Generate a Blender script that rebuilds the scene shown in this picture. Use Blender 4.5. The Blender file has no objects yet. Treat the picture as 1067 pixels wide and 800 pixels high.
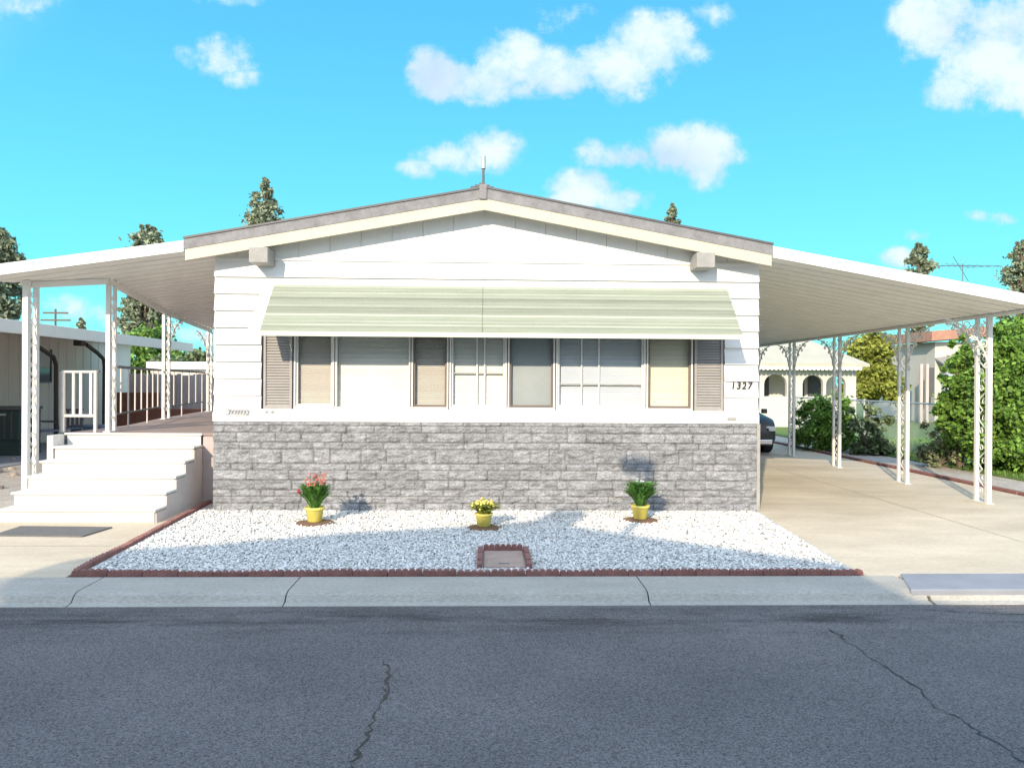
import bpy, bmesh, math, random
import numpy as np
from mathutils import Vector, Matrix
R = math.radians
random.seed(7); rng = np.random.default_rng(7)
C = bpy.context.scene
col = C.collection

# ------------------------------------------------------------------ camera
CAM = Vector((0.0, -10.3, 1.72))
cd = bpy.data.cameras.new("camera"); cam = bpy.data.objects.new("camera", cd); col.objects.link(cam)
cd.sensor_width = 36.0; cd.lens = 27.0; cd.clip_start = 0.05; cd.clip_end = 2000
cam.matrix_world = Matrix.Translation(CAM) @ Matrix.Rotation(R(-1.8), 4, 'Z') @ Matrix.Rotation(R(90-0.1), 4, 'X') @ Matrix.Rotation(R(0.35), 4, 'Z')
C.camera = cam
CR = cam.matrix_world.to_3x3()
def ray(px, py):
    return CR @ Vector(((px-533.5)/800.0, -(py-400)/800.0, -1.0))
def at(px, py, Y):            # photo pixel -> point on the plane y = Y
    d = ray(px, py); return CAM + d*((Y-CAM.y)/d.y)
def atz(px, py, z):           # photo pixel -> point on the plane z
    d = ray(px, py); return CAM + d*((z-CAM.z)/d.z)

# ------------------------------------------------------------------ sun and sky
SUN_EL, SUN_AZ = 22.0, 21.0   # light travels towards +Y and a little towards +X
sd = bpy.data.lights.new("sun", 'SUN'); sun = bpy.data.objects.new("sun", sd); col.objects.link(sun)
sd.energy = 3.5; sd.angle = R(0.6); sd.color = (1.0, 0.85, 0.64)
trav = Vector((math.sin(R(SUN_AZ))*math.cos(R(SUN_EL)), math.cos(R(SUN_AZ))*math.cos(R(SUN_EL)), -math.sin(R(SUN_EL))))
sun.rotation_euler = trav.to_track_quat('-Z', 'Y').to_euler(); sun.location = (-10, -30, 20)

W = bpy.data.worlds.new("World"); C.world = W; W.use_nodes = True
wt = W.node_tree; wt.nodes.clear()
def wn(t, **k):
    n = wt.nodes.new(t)
    for a, b in k.items(): setattr(n, a, b)
    return n
def wl(a, b): wt.links.new(a, b)
def wmath(op, a, b=None, c=None, clamp=False):
    n = wn('ShaderNodeMath', operation=op, use_clamp=clamp)
    for i, v in enumerate((a, b, c)):
        if v is None: continue
        if isinstance(v, (int, float)): n.inputs[i].default_value = v
        else: wl(v, n.inputs[i])
    return n.outputs[0]
def wmix(f, a, b, t='MIX'):
    n = wn('ShaderNodeMix', data_type='RGBA', blend_type=t)
    if isinstance(f, (int, float)): n.inputs[0].default_value = f
    else: wl(f, n.inputs[0])
    for i, v in ((6, a), (7, b)):
        if isinstance(v, tuple): n.inputs[i].default_value = (*v, 1)
        else: wl(v, n.inputs[i])
    return n.outputs[2]
sky = wn('ShaderNodeTexSky', sky_type='NISHITA'); sky.sun_disc = False
sky.sun_elevation = R(SUN_EL); sky.sun_rotation = R(180+SUN_AZ)
sky.air_density = 1.0; sky.dust_density = 0.6; sky.ozone_density = 1.0
tc = wn('ShaderNodeTexCoord'); sep = wn('ShaderNodeSeparateXYZ'); wl(tc.outputs['Generated'], sep.inputs[0])
X_, Y_, Z_ = sep.outputs
zpos = wmath('MAXIMUM', Z_, 0.0)
# clear turquoise of this sky, paler towards the horizon, hazy white round the low sun
base = wmix(wmath('POWER', wmath('SUBTRACT', 1.0, zpos, clamp=True), 2.6), (0.33, 2.2, 5.3), (1.15, 6.5, 6.2))
skyc = wmix(0.88, sky.outputs[0], base)
sdv = wn('ShaderNodeVectorMath', operation='DOT_PRODUCT'); wl(tc.outputs['Generated'], sdv.inputs[0]); sdv.inputs[1].default_value = tuple(-trav)
near = wmath('SMOOTH_MIN', wmath('MULTIPLY_ADD', sdv.outputs['Value'], 1.0, 0.42, clamp=True), 1.0, 0.1)
skyc = wmix(near, skyc, (6.9, 8.2, 10.1))
# clouds: soft lumps given by their directions ahead (x/y, z/y), broken up by noise
ysafe = wmath('MAXIMUM', Y_, 0.02)
U = wmath('DIVIDE', X_, ysafe); V = wmath('DIVIDE', Z_, ysafe)
uv = wn('ShaderNodeCombineXYZ'); wl(U, uv.inputs[0]); wl(V, uv.inputs[1])
nz = wn('ShaderNodeTexNoise'); nz.inputs['Scale'].default_value = 13; nz.inputs['Detail'].default_value = 13; nz.inputs['Roughness'].default_value = 0.66
wl(uv.outputs[0], nz.inputs['Vector'])
nz2 = wn('ShaderNodeTexNoise'); nz2.inputs['Scale'].default_value = 5.5; nz2.inputs['Detail'].default_value = 6
mpn = wn('ShaderNodeVectorMath', operation='MULTIPLY'); wl(uv.outputs[0], mpn.inputs[0]); mpn.inputs[1].default_value = (1, 1.7, 1); wl(mpn.outputs[0], nz2.inputs['Vector'])
CL = [(684,48,40,34,1),(640,70,46,30,1),(588,78,48,27,.95),(530,62,36,30,1),(505,84,44,24,.85),(454,82,30,30,.85),(560,92,60,16,.7),
      (512,156,30,23,1),(470,166,34,18,.8),(440,176,22,12,.7),
      (738,162,32,28,1),(700,158,34,22,.85),(655,164,40,20,.8),(622,160,26,18,.7),(640,185,30,10,.6),
      (612,198,38,21,1),(645,208,30,16,.9),(590,208,24,13,.8),
      (1025,62,40,34,1),(1060,88,40,32,1),(985,96,34,22,.85),(962,30,34,34,.8),(1050,20,50,32,.95),(1000,10,34,22,.75),(945,60,22,16,.6),
      (235,58,34,24,.72),(205,62,28,16,.6),(250,80,22,14,.55),(590,14,34,22,.62),(572,30,22,12,.5),(18,4,44,20,.7),(748,10,26,22,.62),(240,2,40,10,.55),
      (934,270,20,13,.8),(966,245,26,11,.55),(1050,228,26,9,.6),(1020,226,20,8,.5),(90,332,50,26,.62),(60,318,30,16,.5),(210,345,40,20,.5),(420,100,20,10,.3)]
acc = None
for (px, py, rx, ry, s) in CL:
    d = ray(px, py); cu, cv = d.x/d.y, d.z/d.y
    du = wmath('MULTIPLY', wmath('SUBTRACT', U, cu), 800.0/(rx*1.45)); dv = wmath('MULTIPLY', wmath('SUBTRACT', V, cv), 800.0/(ry*1.35))
    q = wmath('MULTIPLY', wmath('EXPONENT', wmath('MULTIPLY', wmath('ADD', wmath('MULTIPLY', du, du), wmath('MULTIPLY', dv, dv)), -1.2)), s)
    acc = q if acc is None else wmath('MAXIMUM', acc, q)
nsum = wmath('ADD', wmath('MULTIPLY', wmath('SUBTRACT', nz.outputs[0], 0.5), 1.75), wmath('MULTIPLY', wmath('SUBTRACT', nz2.outputs[0], 0.5), 0.8))
dens = wmath('ADD', acc, wmath('MULTIPLY', nsum, wmath('MINIMUM', wmath('MULTIPLY', acc, 2.2), 1.0)))
mr = wn('ShaderNodeMapRange', interpolation_type='SMOOTHSTEP'); wl(dens, mr.inputs[0])
mr.inputs[1].default_value = 0.34; mr.inputs[2].default_value = 0.72
cm = wmath('MULTIPLY', mr.outputs[0], wmath('GREATER_THAN', Y_, 0.05))
mr2 = wn('ShaderNodeMapRange', interpolation_type='SMOOTHSTEP'); wl(wmath('ADD', dens, wmath('MULTIPLY', nsum, 0.5)), mr2.inputs[0])
mr2.inputs[1].default_value = 0.45; mr2.inputs[2].default_value = 1.15
ccol = wmix(mr2.outputs[0], (3.0, 4.5, 5.6), (5.2, 5.65, 5.75))
sh = None                      # mauve undersides
for (px, py, rx, ry, s) in [(452,80,26,26,1),(690,168,42,18,1),(640,176,30,12,.6),(560,92,60,12,.4),(1000,30,30,16,.5),(1060,30,20,16,.4)]:
    d = ray(px, py); cu, cv = d.x/d.y, d.z/d.y
    du = wmath('MULTIPLY', wmath('SUBTRACT', U, cu), 800.0/(rx*1.3)); dv = wmath('MULTIPLY', wmath('SUBTRACT', V, cv), 800.0/(ry*1.3))
    q = wmath('MULTIPLY', wmath('EXPONENT', wmath('MULTIPLY', wmath('ADD', wmath('MULTIPLY', du, du), wmath('MULTIPLY', dv, dv)), -1.0)), s)
    sh = q if sh is None else wmath('MAXIMUM', sh, q)
ccol = wmix(wmath('MULTIPLY', sh, 0.85), ccol, (3.35, 4.05, 5.0))
skyc = wmix(wmath('MULTIPLY', cm, 0.88), skyc, ccol)
bg = wn('ShaderNodeBackground'); bg.inputs[1].default_value = 0.12; wl(skyc, bg.inputs[0])
wo = wn('ShaderNodeOutputWorld'); wl(bg.outputs[0], wo.inputs[0])
C.view_settings.view_transform = 'Standard'; C.view_settings.look = 'None'
C.view_settings.exposure = 0.7; C.view_settings.gamma = 1.0; C.view_settings.use_curve_mapping = False

# ------------------------------------------------------------------ materials
def mat(name, c, rough=0.7, var=0.12, scale=4.0, c2=None, bump=0.0, bscale=40.0, metal=0.0, stretch=(1,1,1), spec=0.4, island=0.0, fine=0.0, fscale=120.0):
    m = bpy.data.materials.new(name); m.use_nodes = True
    nt = m.node_tree; N = nt.nodes; L = nt.links
    b = N['Principled BSDF']; b.inputs['Roughness'].default_value = rough; b.inputs['Metallic'].default_value = metal
    b.inputs['Specular IOR Level'].default_value = spec
    t = N.new('ShaderNodeTexCoord'); mp = N.new('ShaderNodeMapping'); mp.inputs['Scale'].default_value = stretch
    L.new(t.outputs['Object'], mp.inputs[0])
    n = N.new('ShaderNodeTexNoise'); n.inputs['Scale'].default_value = scale; n.inputs['Detail'].default_value = 8; n.inputs['Roughness'].default_value = 0.65
    L.new(mp.outputs[0], n.inputs['Vector'])
    rp = N.new('ShaderNodeValToRGB'); rp.color_ramp.elements[0].position = 0.3; rp.color_ramp.elements[1].position = 0.72
    if c2 is None:
        rp.color_ramp.elements[0].color = (*[x*(1-var) for x in c], 1); rp.color_ramp.elements[1].color = (*[min(1, x*(1+var*0.6)) for x in c], 1)
    else:
        rp.color_ramp.elements[0].color = (*c2, 1); rp.color_ramp.elements[1].color = (*c, 1)
    L.new(n.outputs[0], rp.inputs[0]); out = rp.outputs[0]
    def vmul(out, fac_out, amt):
        mm = N.new('ShaderNodeMapRange'); L.new(fac_out, mm.inputs[0]); mm.inputs[3].default_value = 1-amt; mm.inputs[4].default_value = 1+amt
        vm = N.new('ShaderNodeVectorMath'); vm.operation = 'SCALE'; L.new(out, vm.inputs[0]); L.new(mm.outputs[0], vm.inputs['Scale'])
        return vm.outputs[0]
    if island:
        g = N.new('ShaderNodeNewGeometry'); out = vmul(out, g.outputs['Random Per Island'], island)
    if fine:
        f = N.new('ShaderNodeTexNoise'); f.inputs['Scale'].default_value = fscale; f.inputs['Detail'].default_value = 3
        L.new(mp.outputs[0], f.inputs['Vector']); fm = N.new('ShaderNodeMapRange'); L.new(f.outputs[0], fm.inputs[0]); fm.inputs[1].default_value = .3; fm.inputs[2].default_value = .7
        out = vmul(out, fm.outputs[0], fine)
    L.new(out, b.inputs['Base Color'])
    if bump:
        bn = N.new('ShaderNodeTexNoise'); bn.inputs['Scale'].default_value = bscale; bn.inputs['Detail'].default_value = 6
        L.new(mp.outputs[0], bn.inputs['Vector'])
        bp = N.new('ShaderNodeBump'); bp.inputs['Strength'].default_value = bump; bp.inputs['Distance'].default_value = 0.02
        L.new(bn.outputs[0], bp.inputs['Height']); L.new(bp.outputs[0], b.inputs['Normal'])
    return m
def leafmat(name, c1, c2):
    m = mat(name, c1, 0.55, c2=c2, scale=1.6, island=0.6, spec=0.3)
    nt = m.node_tree; b = nt.nodes['Principled BSDF']; o = [n for n in nt.nodes if n.type == 'OUTPUT_MATERIAL'][0]
    tr = nt.nodes.new('ShaderNodeBsdfTranslucent'); src = b.inputs['Base Color'].links[0].from_socket; nt.links.new(src, tr.inputs[0])
    mx = nt.nodes.new('ShaderNodeMixShader'); mx.inputs[0].default_value = 0.25
    nt.links.new(b.outputs[0], mx.inputs[1]); nt.links.new(tr.outputs[0], mx.inputs[2]); nt.links.new(mx.outputs[0], o.inputs[0])
    return m
def glassmat(name, tint=(.9,.95,.95), refl=0.25):
    m = bpy.data.materials.new(name); m.use_nodes = True; nt = m.node_tree; N = nt.nodes; L = nt.links; N.clear()
    tr = N.new('ShaderNodeBsdfTransparent'); tr.inputs[0].default_value = (*tint, 1)
    gl = N.new('ShaderNodeBsdfGlossy'); gl.inputs['Roughness'].default_value = 0.02
    fr = N.new('ShaderNodeLayerWeight'); fr.inputs[0].default_value = refl
    mx = N.new('ShaderNodeMixShader'); o = N.new('ShaderNodeOutputMaterial')
    L.new(fr.outputs['Fresnel'], mx.inputs[0]); L.new(tr.outputs[0], mx.inputs[1]); L.new(gl.outputs[0], mx.inputs[2]); L.new(mx.outputs[0], o.inputs[0])
    return m
M = dict(
 siding = mat('white_siding_paint', (.80,.79,.76), .55, .05, 1.5, bump=.12, bscale=18, stretch=(.3,1,3)),
 trim = mat('white_trim_paint', (.80,.79,.76), .5, .05, 3),
 gable = mat('white_gable_paint', (.80,.79,.76), .6, .05, 2, bump=.1, bscale=30, stretch=(4,1,.4)),
 cream = mat('cream_fascia_paint', (.56,.51,.39), .6, .07, 3),
 grey = mat('grey_roof_edge', (.235,.23,.235), .7, .3, 6, bump=.4, bscale=60, fine=.15),
 shingle = mat('grey_roofing', (.25,.24,.24), .85, .2, 6, bump=.5, bscale=50),
 beam = mat('grey_beam_paint', (.33,.32,.30), .7, .2, 8, bump=.3, bscale=30),
 stone = mat('grey_split_stone', (.385,.39,.41), .85, c2=(.165,.167,.176), scale=8, bump=.8, bscale=60, stretch=(1,1,2.2), fine=.34, fscale=42),
 alum = mat('white_aluminium', (.86,.82,.76), .45, .08, 3, spec=.5),
 soffitr = mat('cream_aluminium', (.89,.87,.81), .5, .07, 2.5),
 iron = mat('white_painted_iron', (.72,.71,.68), .5, .1, 14),
 awn = mat('pale_green_slat', (.52,.545,.48), .5, c2=(.40,.435,.37), scale=4, stretch=(.35,1,14), island=.22),
 gap_shade = mat('painted_gap_shade_green', (.27,.31,.25), .6, .2, 3, stretch=(.4,1,1)),  # dark colour standing in for the shade in the slat gaps
 awntrim = mat('cream_awning_trim', (.60,.61,.50), .5, .05, 3),
 frame = mat('window_frame_white', (.72,.70,.66), .45, .06, 6),
 framed = mat('window_frame_brown', (.16,.13,.115), .5, .1, 6),
 shutter = mat('brown_shutter', (.34,.32,.305), .6, .12, 8),
 blindw = mat('white_blind', (.83,.83,.78), .6, .06, 2, island=.06),
 blindb = mat('bluish_blind', (.68,.72,.75), .6, .06, 2, island=.05),
 blindy = mat('cream_blind', (.78,.75,.62), .6, .06, 2, island=.05),
 blindt = mat('taupe_blind', (.56,.525,.48), .6, .06, 2, island=.05),
 blindg = mat('grey_screen', (.33,.36,.37), .5, .15, 1.2),
 dark = mat('dark_interior', (.03,.03,.03), .9, .1),
 black = mat('black_paint', (.02,.02,.02), .45, .1),
 dgrey = mat('dark_iron', (.10,.10,.105), .5, .15, 9),
 step = mat('white_step_paint', (.66,.65,.61), .6, .10, 2.5, bump=.15, bscale=22, stretch=(.4,2,2)),
 cheek = mat('pale_step_side', (.62,.56,.53), .8, .12, 3, bump=.2, bscale=60),
 railw = mat('offwhite_rail_paint', (.56,.53,.50), .6, .1, 9),
 deckside = mat('pinkish_grey_stucco', (.47,.40,.385), .85, .12, 3, bump=.3, bscale=60),
 deck = mat('deck_carpet', (.33,.26,.24), .9, .15, 3, bump=.2, bscale=60),
 conc = mat('driveway_concrete', (.69,.59,.45), .85, c2=(.46,.38,.28), scale=.8, bump=.2, bscale=60, fine=.09, fscale=30, stretch=(.6,1.3,1)),
 kerb = mat('kerb_concrete', (.45,.42,.37), .85, c2=(.34,.32,.28), scale=1.6, bump=.3, bscale=60, fine=.16, fscale=50, stretch=(.6,1.6,1)),
 slab = mat('grey_kerb_slab', (.27,.28,.31), .8, .12, 3, bump=.2, bscale=50),
 base = mat('gravel_bed', (.50,.49,.47), .95, .2, 12, fine=.3, fscale=90),
 pebble = mat('white_pebble', (.70,.69,.665), .7, .08, 5, island=.30),
 pebbled = mat('grey_pebble', (.36,.35,.34), .7, .2, 5, island=.6),
 edge = mat('red_concrete_edging', (.30,.14,.12), .85, c2=(.18,.085,.075), scale=9, bump=.5, bscale=50),
 edged = mat('grey_concrete_edging', (.22,.19,.18), .85, .3, 9, bump=.4),
 lid = mat('meter_lid_concrete', (.40,.30,.25), .9, .2, 8, bump=.3),
 pot = mat('yellow_glazed_pot', (.74,.63,.14), .5, .18, 6, spec=.6),
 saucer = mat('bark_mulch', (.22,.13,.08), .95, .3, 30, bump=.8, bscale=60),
 stem = mat('green_stem', (.08,.16,.04), .6, .2),
 leafA = leafmat('potted_leaf', (.17,.36,.07), (.08,.20,.04)),
 leafB = leafmat('bright_leaf', (.23,.38,.07), (.09,.19,.035)),
 leafC = leafmat('yellow_green_leaf', (.34,.36,.06), (.20,.24,.05)),
 leafD = leafmat('dull_green_leaf', (.23,.29,.15), (.11,.15,.07)),
 leafE = leafmat('grey_green_leaf', (.33,.37,.25), (.17,.21,.13)),
 leafF = leafmat('sage_leaf', (.31,.33,.19), (.17,.20,.11)),
 bark = mat('bark', (.16,.12,.09), .9, .3, 8, bump=.5),
 pink = mat('peach_petal', (.62,.20,.16), .6, .2, 20, island=.35),
 yel = mat('yellow_petal', (.80,.66,.16), .6, .15, 20, island=.2),
 whitep = mat('white_petal', (.8,.8,.72), .6, .05, 20),
 red = mat('red_petal', (.42,.03,.05), .6, .2, 20),
 nbwall = mat('beige_wall_paint', (.80,.72,.60), .8, .08, 1.5, stretch=(1,4,.4)),
 nbroof = mat('white_awning_metal', (.80,.70,.60), .5, .06, 3),
 brownp = mat('dark_pipe', (.07,.055,.05), .5, .1),
 green = mat('dark_green_bin', (.03,.055,.05), .5, .1),
 fencew = mat('weathered_fence_board', (.50,.43,.41), .85, .2, 5, stretch=(6,6,.6), island=.22),
 brick = mat('terracotta_wall', (.30,.12,.08), .85, .2, 6, bump=.3),
 bluep = mat('blue_grey_plastic', (.22,.27,.36), .5, .1),
 carp = mat('dark_car_paint', (.05,.048,.047), .4, .1, 2, spec=.6),
 carg = mat('car_glass', (.10,.12,.14), .08, .1, spec=.8),
 tyre = mat('tyre_rubber', (.02,.02,.02), .85, .1),
 chrome = mat('chrome', (.6,.6,.6), .2, .05, metal=1.0),
 tail = mat('headlight_lens', (.75,.76,.78), .15, .05, spec=.8),
 stucco = mat('white_stucco', (.56,.54,.50), .8, .07, 2),
 paler = mat('pale_roof', (.44,.42,.34), .8, .1, 2, bump=.2),
 redroof = mat('red_clay_roof', (.42,.22,.16), .8, .2, 4),
 bluewall = mat('blue_grey_wall', (.38,.43,.48), .8, .12, 2),
 galv = mat('galvanised_steel', (.46,.48,.47), .45, .12, 8, metal=.4),
 lawn = mat('lawn', (.15,.22,.05), .9, c2=(.08,.14,.03), scale=3, bump=.6, bscale=60, fine=.25, fscale=40),
 dirt = mat('dry_earth', (.42,.36,.28), .95, c2=(.30,.26,.2), scale=.6, bump=.3, bscale=20, fine=.15, fscale=20),
 bedg = mat('tan_gravel', (.52,.47,.40), .95, c2=(.34,.30,.26), scale=6, bump=.5, bscale=60, fine=.3, fscale=50),
 mat_ = mat('grey_door_mat', (.16,.155,.15), .95, .15, 12, bump=.5, bscale=120, fine=.2),
 pole = mat('creosoted_timber', (.14,.10,.075), .9, .2, 5),
 gold = mat('plaque_grey', (.30,.30,.31), .5, .15, 9),
 glass = glassmat('window_glass', (.985,.985,.98), .12),
 rock = mat('river_rock', (.40,.32,.26), .85, .25, 6, island=.3),
)
# every stone has its own tone, mortar is darker
sm_ = M['stone'].copy(); sm_.name = 'grey_split_stone_relief'; nt = sm_.node_tree; b = nt.nodes['Principled BSDF']
av = nt.nodes.new('ShaderNodeAttribute'); av.attribute_name = 'tone'; sv = nt.nodes.new('ShaderNodeVectorMath'); sv.operation = 'SCALE'
nt.links.new(b.inputs['Base Color'].links[0].from_socket, sv.inputs[0]); nt.links.new(av.outputs['Fac'], sv.inputs['Scale']); nt.links.new(sv.outputs[0], b.inputs['Base Color'])
M['stoner'] = sm_
# asphalt
m = mat('asphalt', (.182,.168,.165), .9, c2=(.116,.110,.112), scale=.55, bump=.55, bscale=190, fine=.60, fscale=100, spec=.35)
nt = m.node_tree; N = nt.nodes; L = nt.links; b = N['Principled BSDF']
g = N.new('ShaderNodeNewGeometry'); sp = N.new('ShaderNodeSeparateXYZ'); L.new(g.outputs['Position'], sp.inputs[0])
def amath(op, a, b_=None, clamp=False):
    n = N.new('ShaderNodeMath'); n.operation = op; n.use_clamp = clamp
    for i, v in enumerate((a, b_)):
        if v is None: continue
        if isinstance(v, (int, float)): n.inputs[i].default_value = v
        else: L.new(v, n.inputs[i])
    return n.outputs[0]
mp = N.new('ShaderNodeMapping'); mp.inputs['Scale'].default_value = (.55, 3.2, 1); L.new(g.outputs['Position'], mp.inputs[0])
sn = N.new('ShaderNodeTexNoise'); sn.inputs['Scale'].default_value = 1.3; sn.inputs['Detail'].default_value = 7; sn.inputs['Roughness'].default_value = .7; L.new(mp.outputs[0], sn.inputs['Vector'])
dist = amath('ABSOLUTE', amath('ADD', sp.outputs[1], 4.45))
gut = amath('SUBTRACT', 1.0, amath('MULTIPLY', dist, 1.9), clamp=True)          # dirt washed along the gutter
mr_ = N.new('ShaderNodeMapRange'); L.new(sn.outputs[0], mr_.inputs[0]); mr_.inputs[1].default_value = .46; mr_.inputs[2].default_value = .66
stain = amath('MULTIPLY', amath('MULTIPLY', gut, mr_.outputs[0]), .75)
sc = N.new('ShaderNodeVectorMath'); sc.operation = 'SCALE'; src = b.inputs['Base Color'].links[0].from_socket
L.new(src, sc.inputs[0]); L.new(amath('SUBTRACT', 1.0, stain), sc.inputs['Scale']); L.new(sc.outputs[0], b.inputs['Base Color'])
M['asphalt'] = m

# ------------------------------------------------------------------ helpers
def tag(o, label=None, cat=None, group=None, kind=None):
    if label: o['label'] = label
    if cat: o['category'] = cat
    if group: o['group'] = group
    if kind: o['kind'] = kind
    return o
def thing(name, loc, label, cat, group=None, rz=0):
    o = bpy.data.objects.new(name, None); col.objects.link(o); o.location = loc; o.rotation_euler.z = rz
    o.empty_display_size = 0.2
    return tag(o, label, cat, group)
class MB:
    def __init__(s): s.v = []; s.f = []
    def add(s, vs, fs):
        n = len(s.v); s.v += [tuple(v) for v in vs]; s.f += [tuple(i+n for i in f) for f in fs]; return s
    def box(s, x0, x1, y0, y1, z0, z1):
        return s.add([(x0,y0,z0),(x1,y0,z0),(x1,y1,z0),(x0,y1,z0),(x0,y0,z1),(x1,y0,z1),(x1,y1,z1),(x0,y1,z1)],
                     [(3,2,1,0),(4,5,6,7),(0,1,5,4),(1,2,6,5),(2,3,7,6),(3,0,4,7)])
    def prism(s, poly, y0, y1):            # polygon in x,z (counter-clockwise seen from -Y), extruded along y
        n = len(poly); vs = [(x,y0,z) for x,z in poly]+[(x,y1,z) for x,z in poly]
        return s.add(vs, [tuple(range(n)), tuple(range(2*n-1, n-1, -1))]+[((i+1)%n, i, i+n, (i+1)%n+n) for i in range(n)])
    def slab(s, poly, z0, z1):             # polygon in x,y (counter-clockwise from above)
        n = len(poly); vs = [(x,y,z0) for x,y in poly]+[(x,y,z1) for x,y in poly]
        return s.add(vs, [tuple(range(n-1,-1,-1)), tuple(range(n,2*n))]+[(i, (i+1)%n, (i+1)%n+n, i+n) for i in range(n)])
    def tube(s, pts, r, k=6, r1=None, cap=True):
        pts = [Vector(p) for p in pts]; rings = []; n0 = len(s.v); m = len(pts)
        up = Vector((0.13,0.21,1)).normalized()
        for i, p in enumerate(pts):
            t = (pts[min(i+1,m-1)]-pts[max(i-1,0)])
            if t.length < 1e-9: t = Vector((0,0,1))
            t.normalize()
            a = t.cross(up)
            if a.length < .05: a = t.cross(Vector((1,0,0)))
            a.normalize(); bb = t.cross(a)
            rr = r if r1 is None else r+(r1-r)*i/(m-1)
            for j in range(k):
                q = 2*math.pi*(j+.5)/k; s.v.append(tuple(p+(a*math.cos(q)+bb*math.sin(q))*rr))
        for i in range(m-1):
            for j in range(k):
                A = n0+i*k+j; B = n0+i*k+(j+1)%k; s.f.append((A,B,B+k,A+k))
        if cap:
            s.f.append(tuple(n0+j for j in range(k-1,-1,-1))); s.f.append(tuple(n0+(m-1)*k+j for j in range(k)))
        return s
    def lathe(s, prof, c=(0,0,0), k=24):
        n0 = len(s.v); m = len(prof)
        for r_, z in prof:
            for j in range(k):
                q = 2*math.pi*j/k; s.v.append((c[0]+r_*math.cos(q), c[1]+r_*math.sin(q), c[2]+z))
        for i in range(m-1):
            for j in range(k):
                A = n0+i*k+j; B = n0+i*k+(j+1)%k; s.f.append((A,B,B+k,A+k))
        s.f.append(tuple(n0+j for j in range(k-1,-1,-1))); s.f.append(tuple(n0+(m-1)*k+j for j in range(k)))
        return s
    def build(s, name, material, parent=None, smooth=False, bevel=0, world=True):
        off = parent_loc(parent) if (parent and world) else Vector((0,0,0))
        me = bpy.data.meshes.new(name); me.from_pydata([tuple(Vector(v)-off) for v in s.v], [], s.f); me.update()
        bm = bmesh.new(); bm.from_mesh(me); bmesh.ops.recalc_face_normals(bm, faces=bm.faces); bm.to_mesh(me); bm.free()
        o = bpy.data.objects.new(name, me); col.objects.link(o)
        if material: me.materials.append(material)
        if smooth: me.polygons.foreach_set('use_smooth', [True]*len(me.polygons))
        if bevel:
            bv = o.modifiers.new('bevel', 'BEVEL'); bv.width = bevel; bv.segments = 2; bv.limit_method = 'ANGLE'; bv.angle_limit = R(40)
        if parent: o.parent = parent
        return o
def parent_loc(p):
    l = Vector((0,0,0))
    while p: l += p.location; p = p.parent
    return l
def npmesh(name, verts, faces, material, parent=None, smooth=False):   # faces: (n,k) array
    verts = np.asarray(verts, dtype=np.float32)
    if parent: verts = verts - np.array(parent_loc(parent), dtype=np.float32)
    me = bpy.data.meshes.new(name); n, k = faces.shape
    me.vertices.add(len(verts)); me.vertices.foreach_set('co', verts.ravel())
    me.loops.add(n*k); me.loops.foreach_set('vertex_index', faces.astype(np.int32).ravel())
    me.polygons.add(n); me.polygons.foreach_set('loop_start', np.arange(0, n*k, k, dtype=np.int32))
    if smooth: me.polygons.foreach_set('use_smooth', [True]*n)
    me.update(calc_edges=True); me.validate()
    o = bpy.data.objects.new(name, me); col.objects.link(o); me.materials.append(material)
    if parent: o.parent = parent
    return o
def copy_tree(o, parent=None):
    c = o.copy(); col.objects.link(c)
    if parent: c.parent = parent
    for ch in list(o.children): copy_tree(ch, c)
    return c
def struct(o): o['kind'] = 'structure'; return o

# ------------------------------------------------------------------ ground, road, kerb, driveways
struct(MB().add([(-600,-600,-.14),(600,-600,-.14),(600,900,-.14),(-600,900,-.14)], [(0,1,2,3)]).build('ground', M['dirt']))
road = struct(MB().slab([(-90,-11.9),(90,-11.9),(90,-4.06),(-90,-4.06)], -.13, -.085).build('road', M['asphalt']))
def crack(pts, w):
    mb = MB(); vs = []; n = len(pts)
    P = [atz(px, py, -.082) for px, py in pts]; fine = []
    for i in range(n-1):
        for t in np.linspace(0, 1, 7)[:-1]:
            p = P[i].lerp(P[i+1], t); fine.append(p+Vector((random.gauss(0,.012), random.gauss(0,.012), 0)))
    fine.append(P[-1])
    for i, p in enumerate(fine):
        t = (fine[min(i+1,len(fine)-1)]-fine[max(i-1,0)]); t.normalize(); a = Vector((-t.y, t.x, 0))
        ww = w*(.2+random.random()**1.5*1.5); vs += [p+a*ww, p-a*ww]
    mb.add(vs, [(2*i, 2*i+1, 2*i+3, 2*i+2) for i in range(len(fine)-1)])
    return mb.build('crack', M['black'], road)
crack([(399,686),(406,700),(404,722),(392,740),(388,758),(376,775),(371,790),(362,812)], .0075)
crack([(404,722),(398,716)], .004)
crack([(864,655),(884,668),(915,690),(943,708),(975,735),(1010,755),(1040,775),(1075,800)], .0065)
crack([(1080,640),(1000,637),(960,634)], .004)
# rolled kerb: profile in y,z
prof = [(-4.10,-.12),(-4.10,-.080),(-4.03,-.068),(-3.99,-.022),(-3.95,-.006),(-3.90,0.0),(-3.50,.004),(-3.50,-.12)]
def kerb(x0, x1, name='kerb', material=None):
    n = len(prof); vs = [(x0,y,z) for y,z in prof]+[(x1,y,z) for y,z in prof]
    return struct(MB().add(vs, [tuple(range(n)), tuple(range(2*n-1,n-1,-1))]+[(i,(i+1)%n,(i+1)%n+n,i+n) for i in range(n)]).build(name, material or M['kerb']))
jx = [-40] + [atz(x, 612, 0).x for x in (-260, 88, 303, 672, 958)]
for a, b_ in zip(jx[:-1], jx[1:]): kerb(a+.006, b_-.006)
kerb(jx[-1]+.02+.004, 60)
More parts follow.
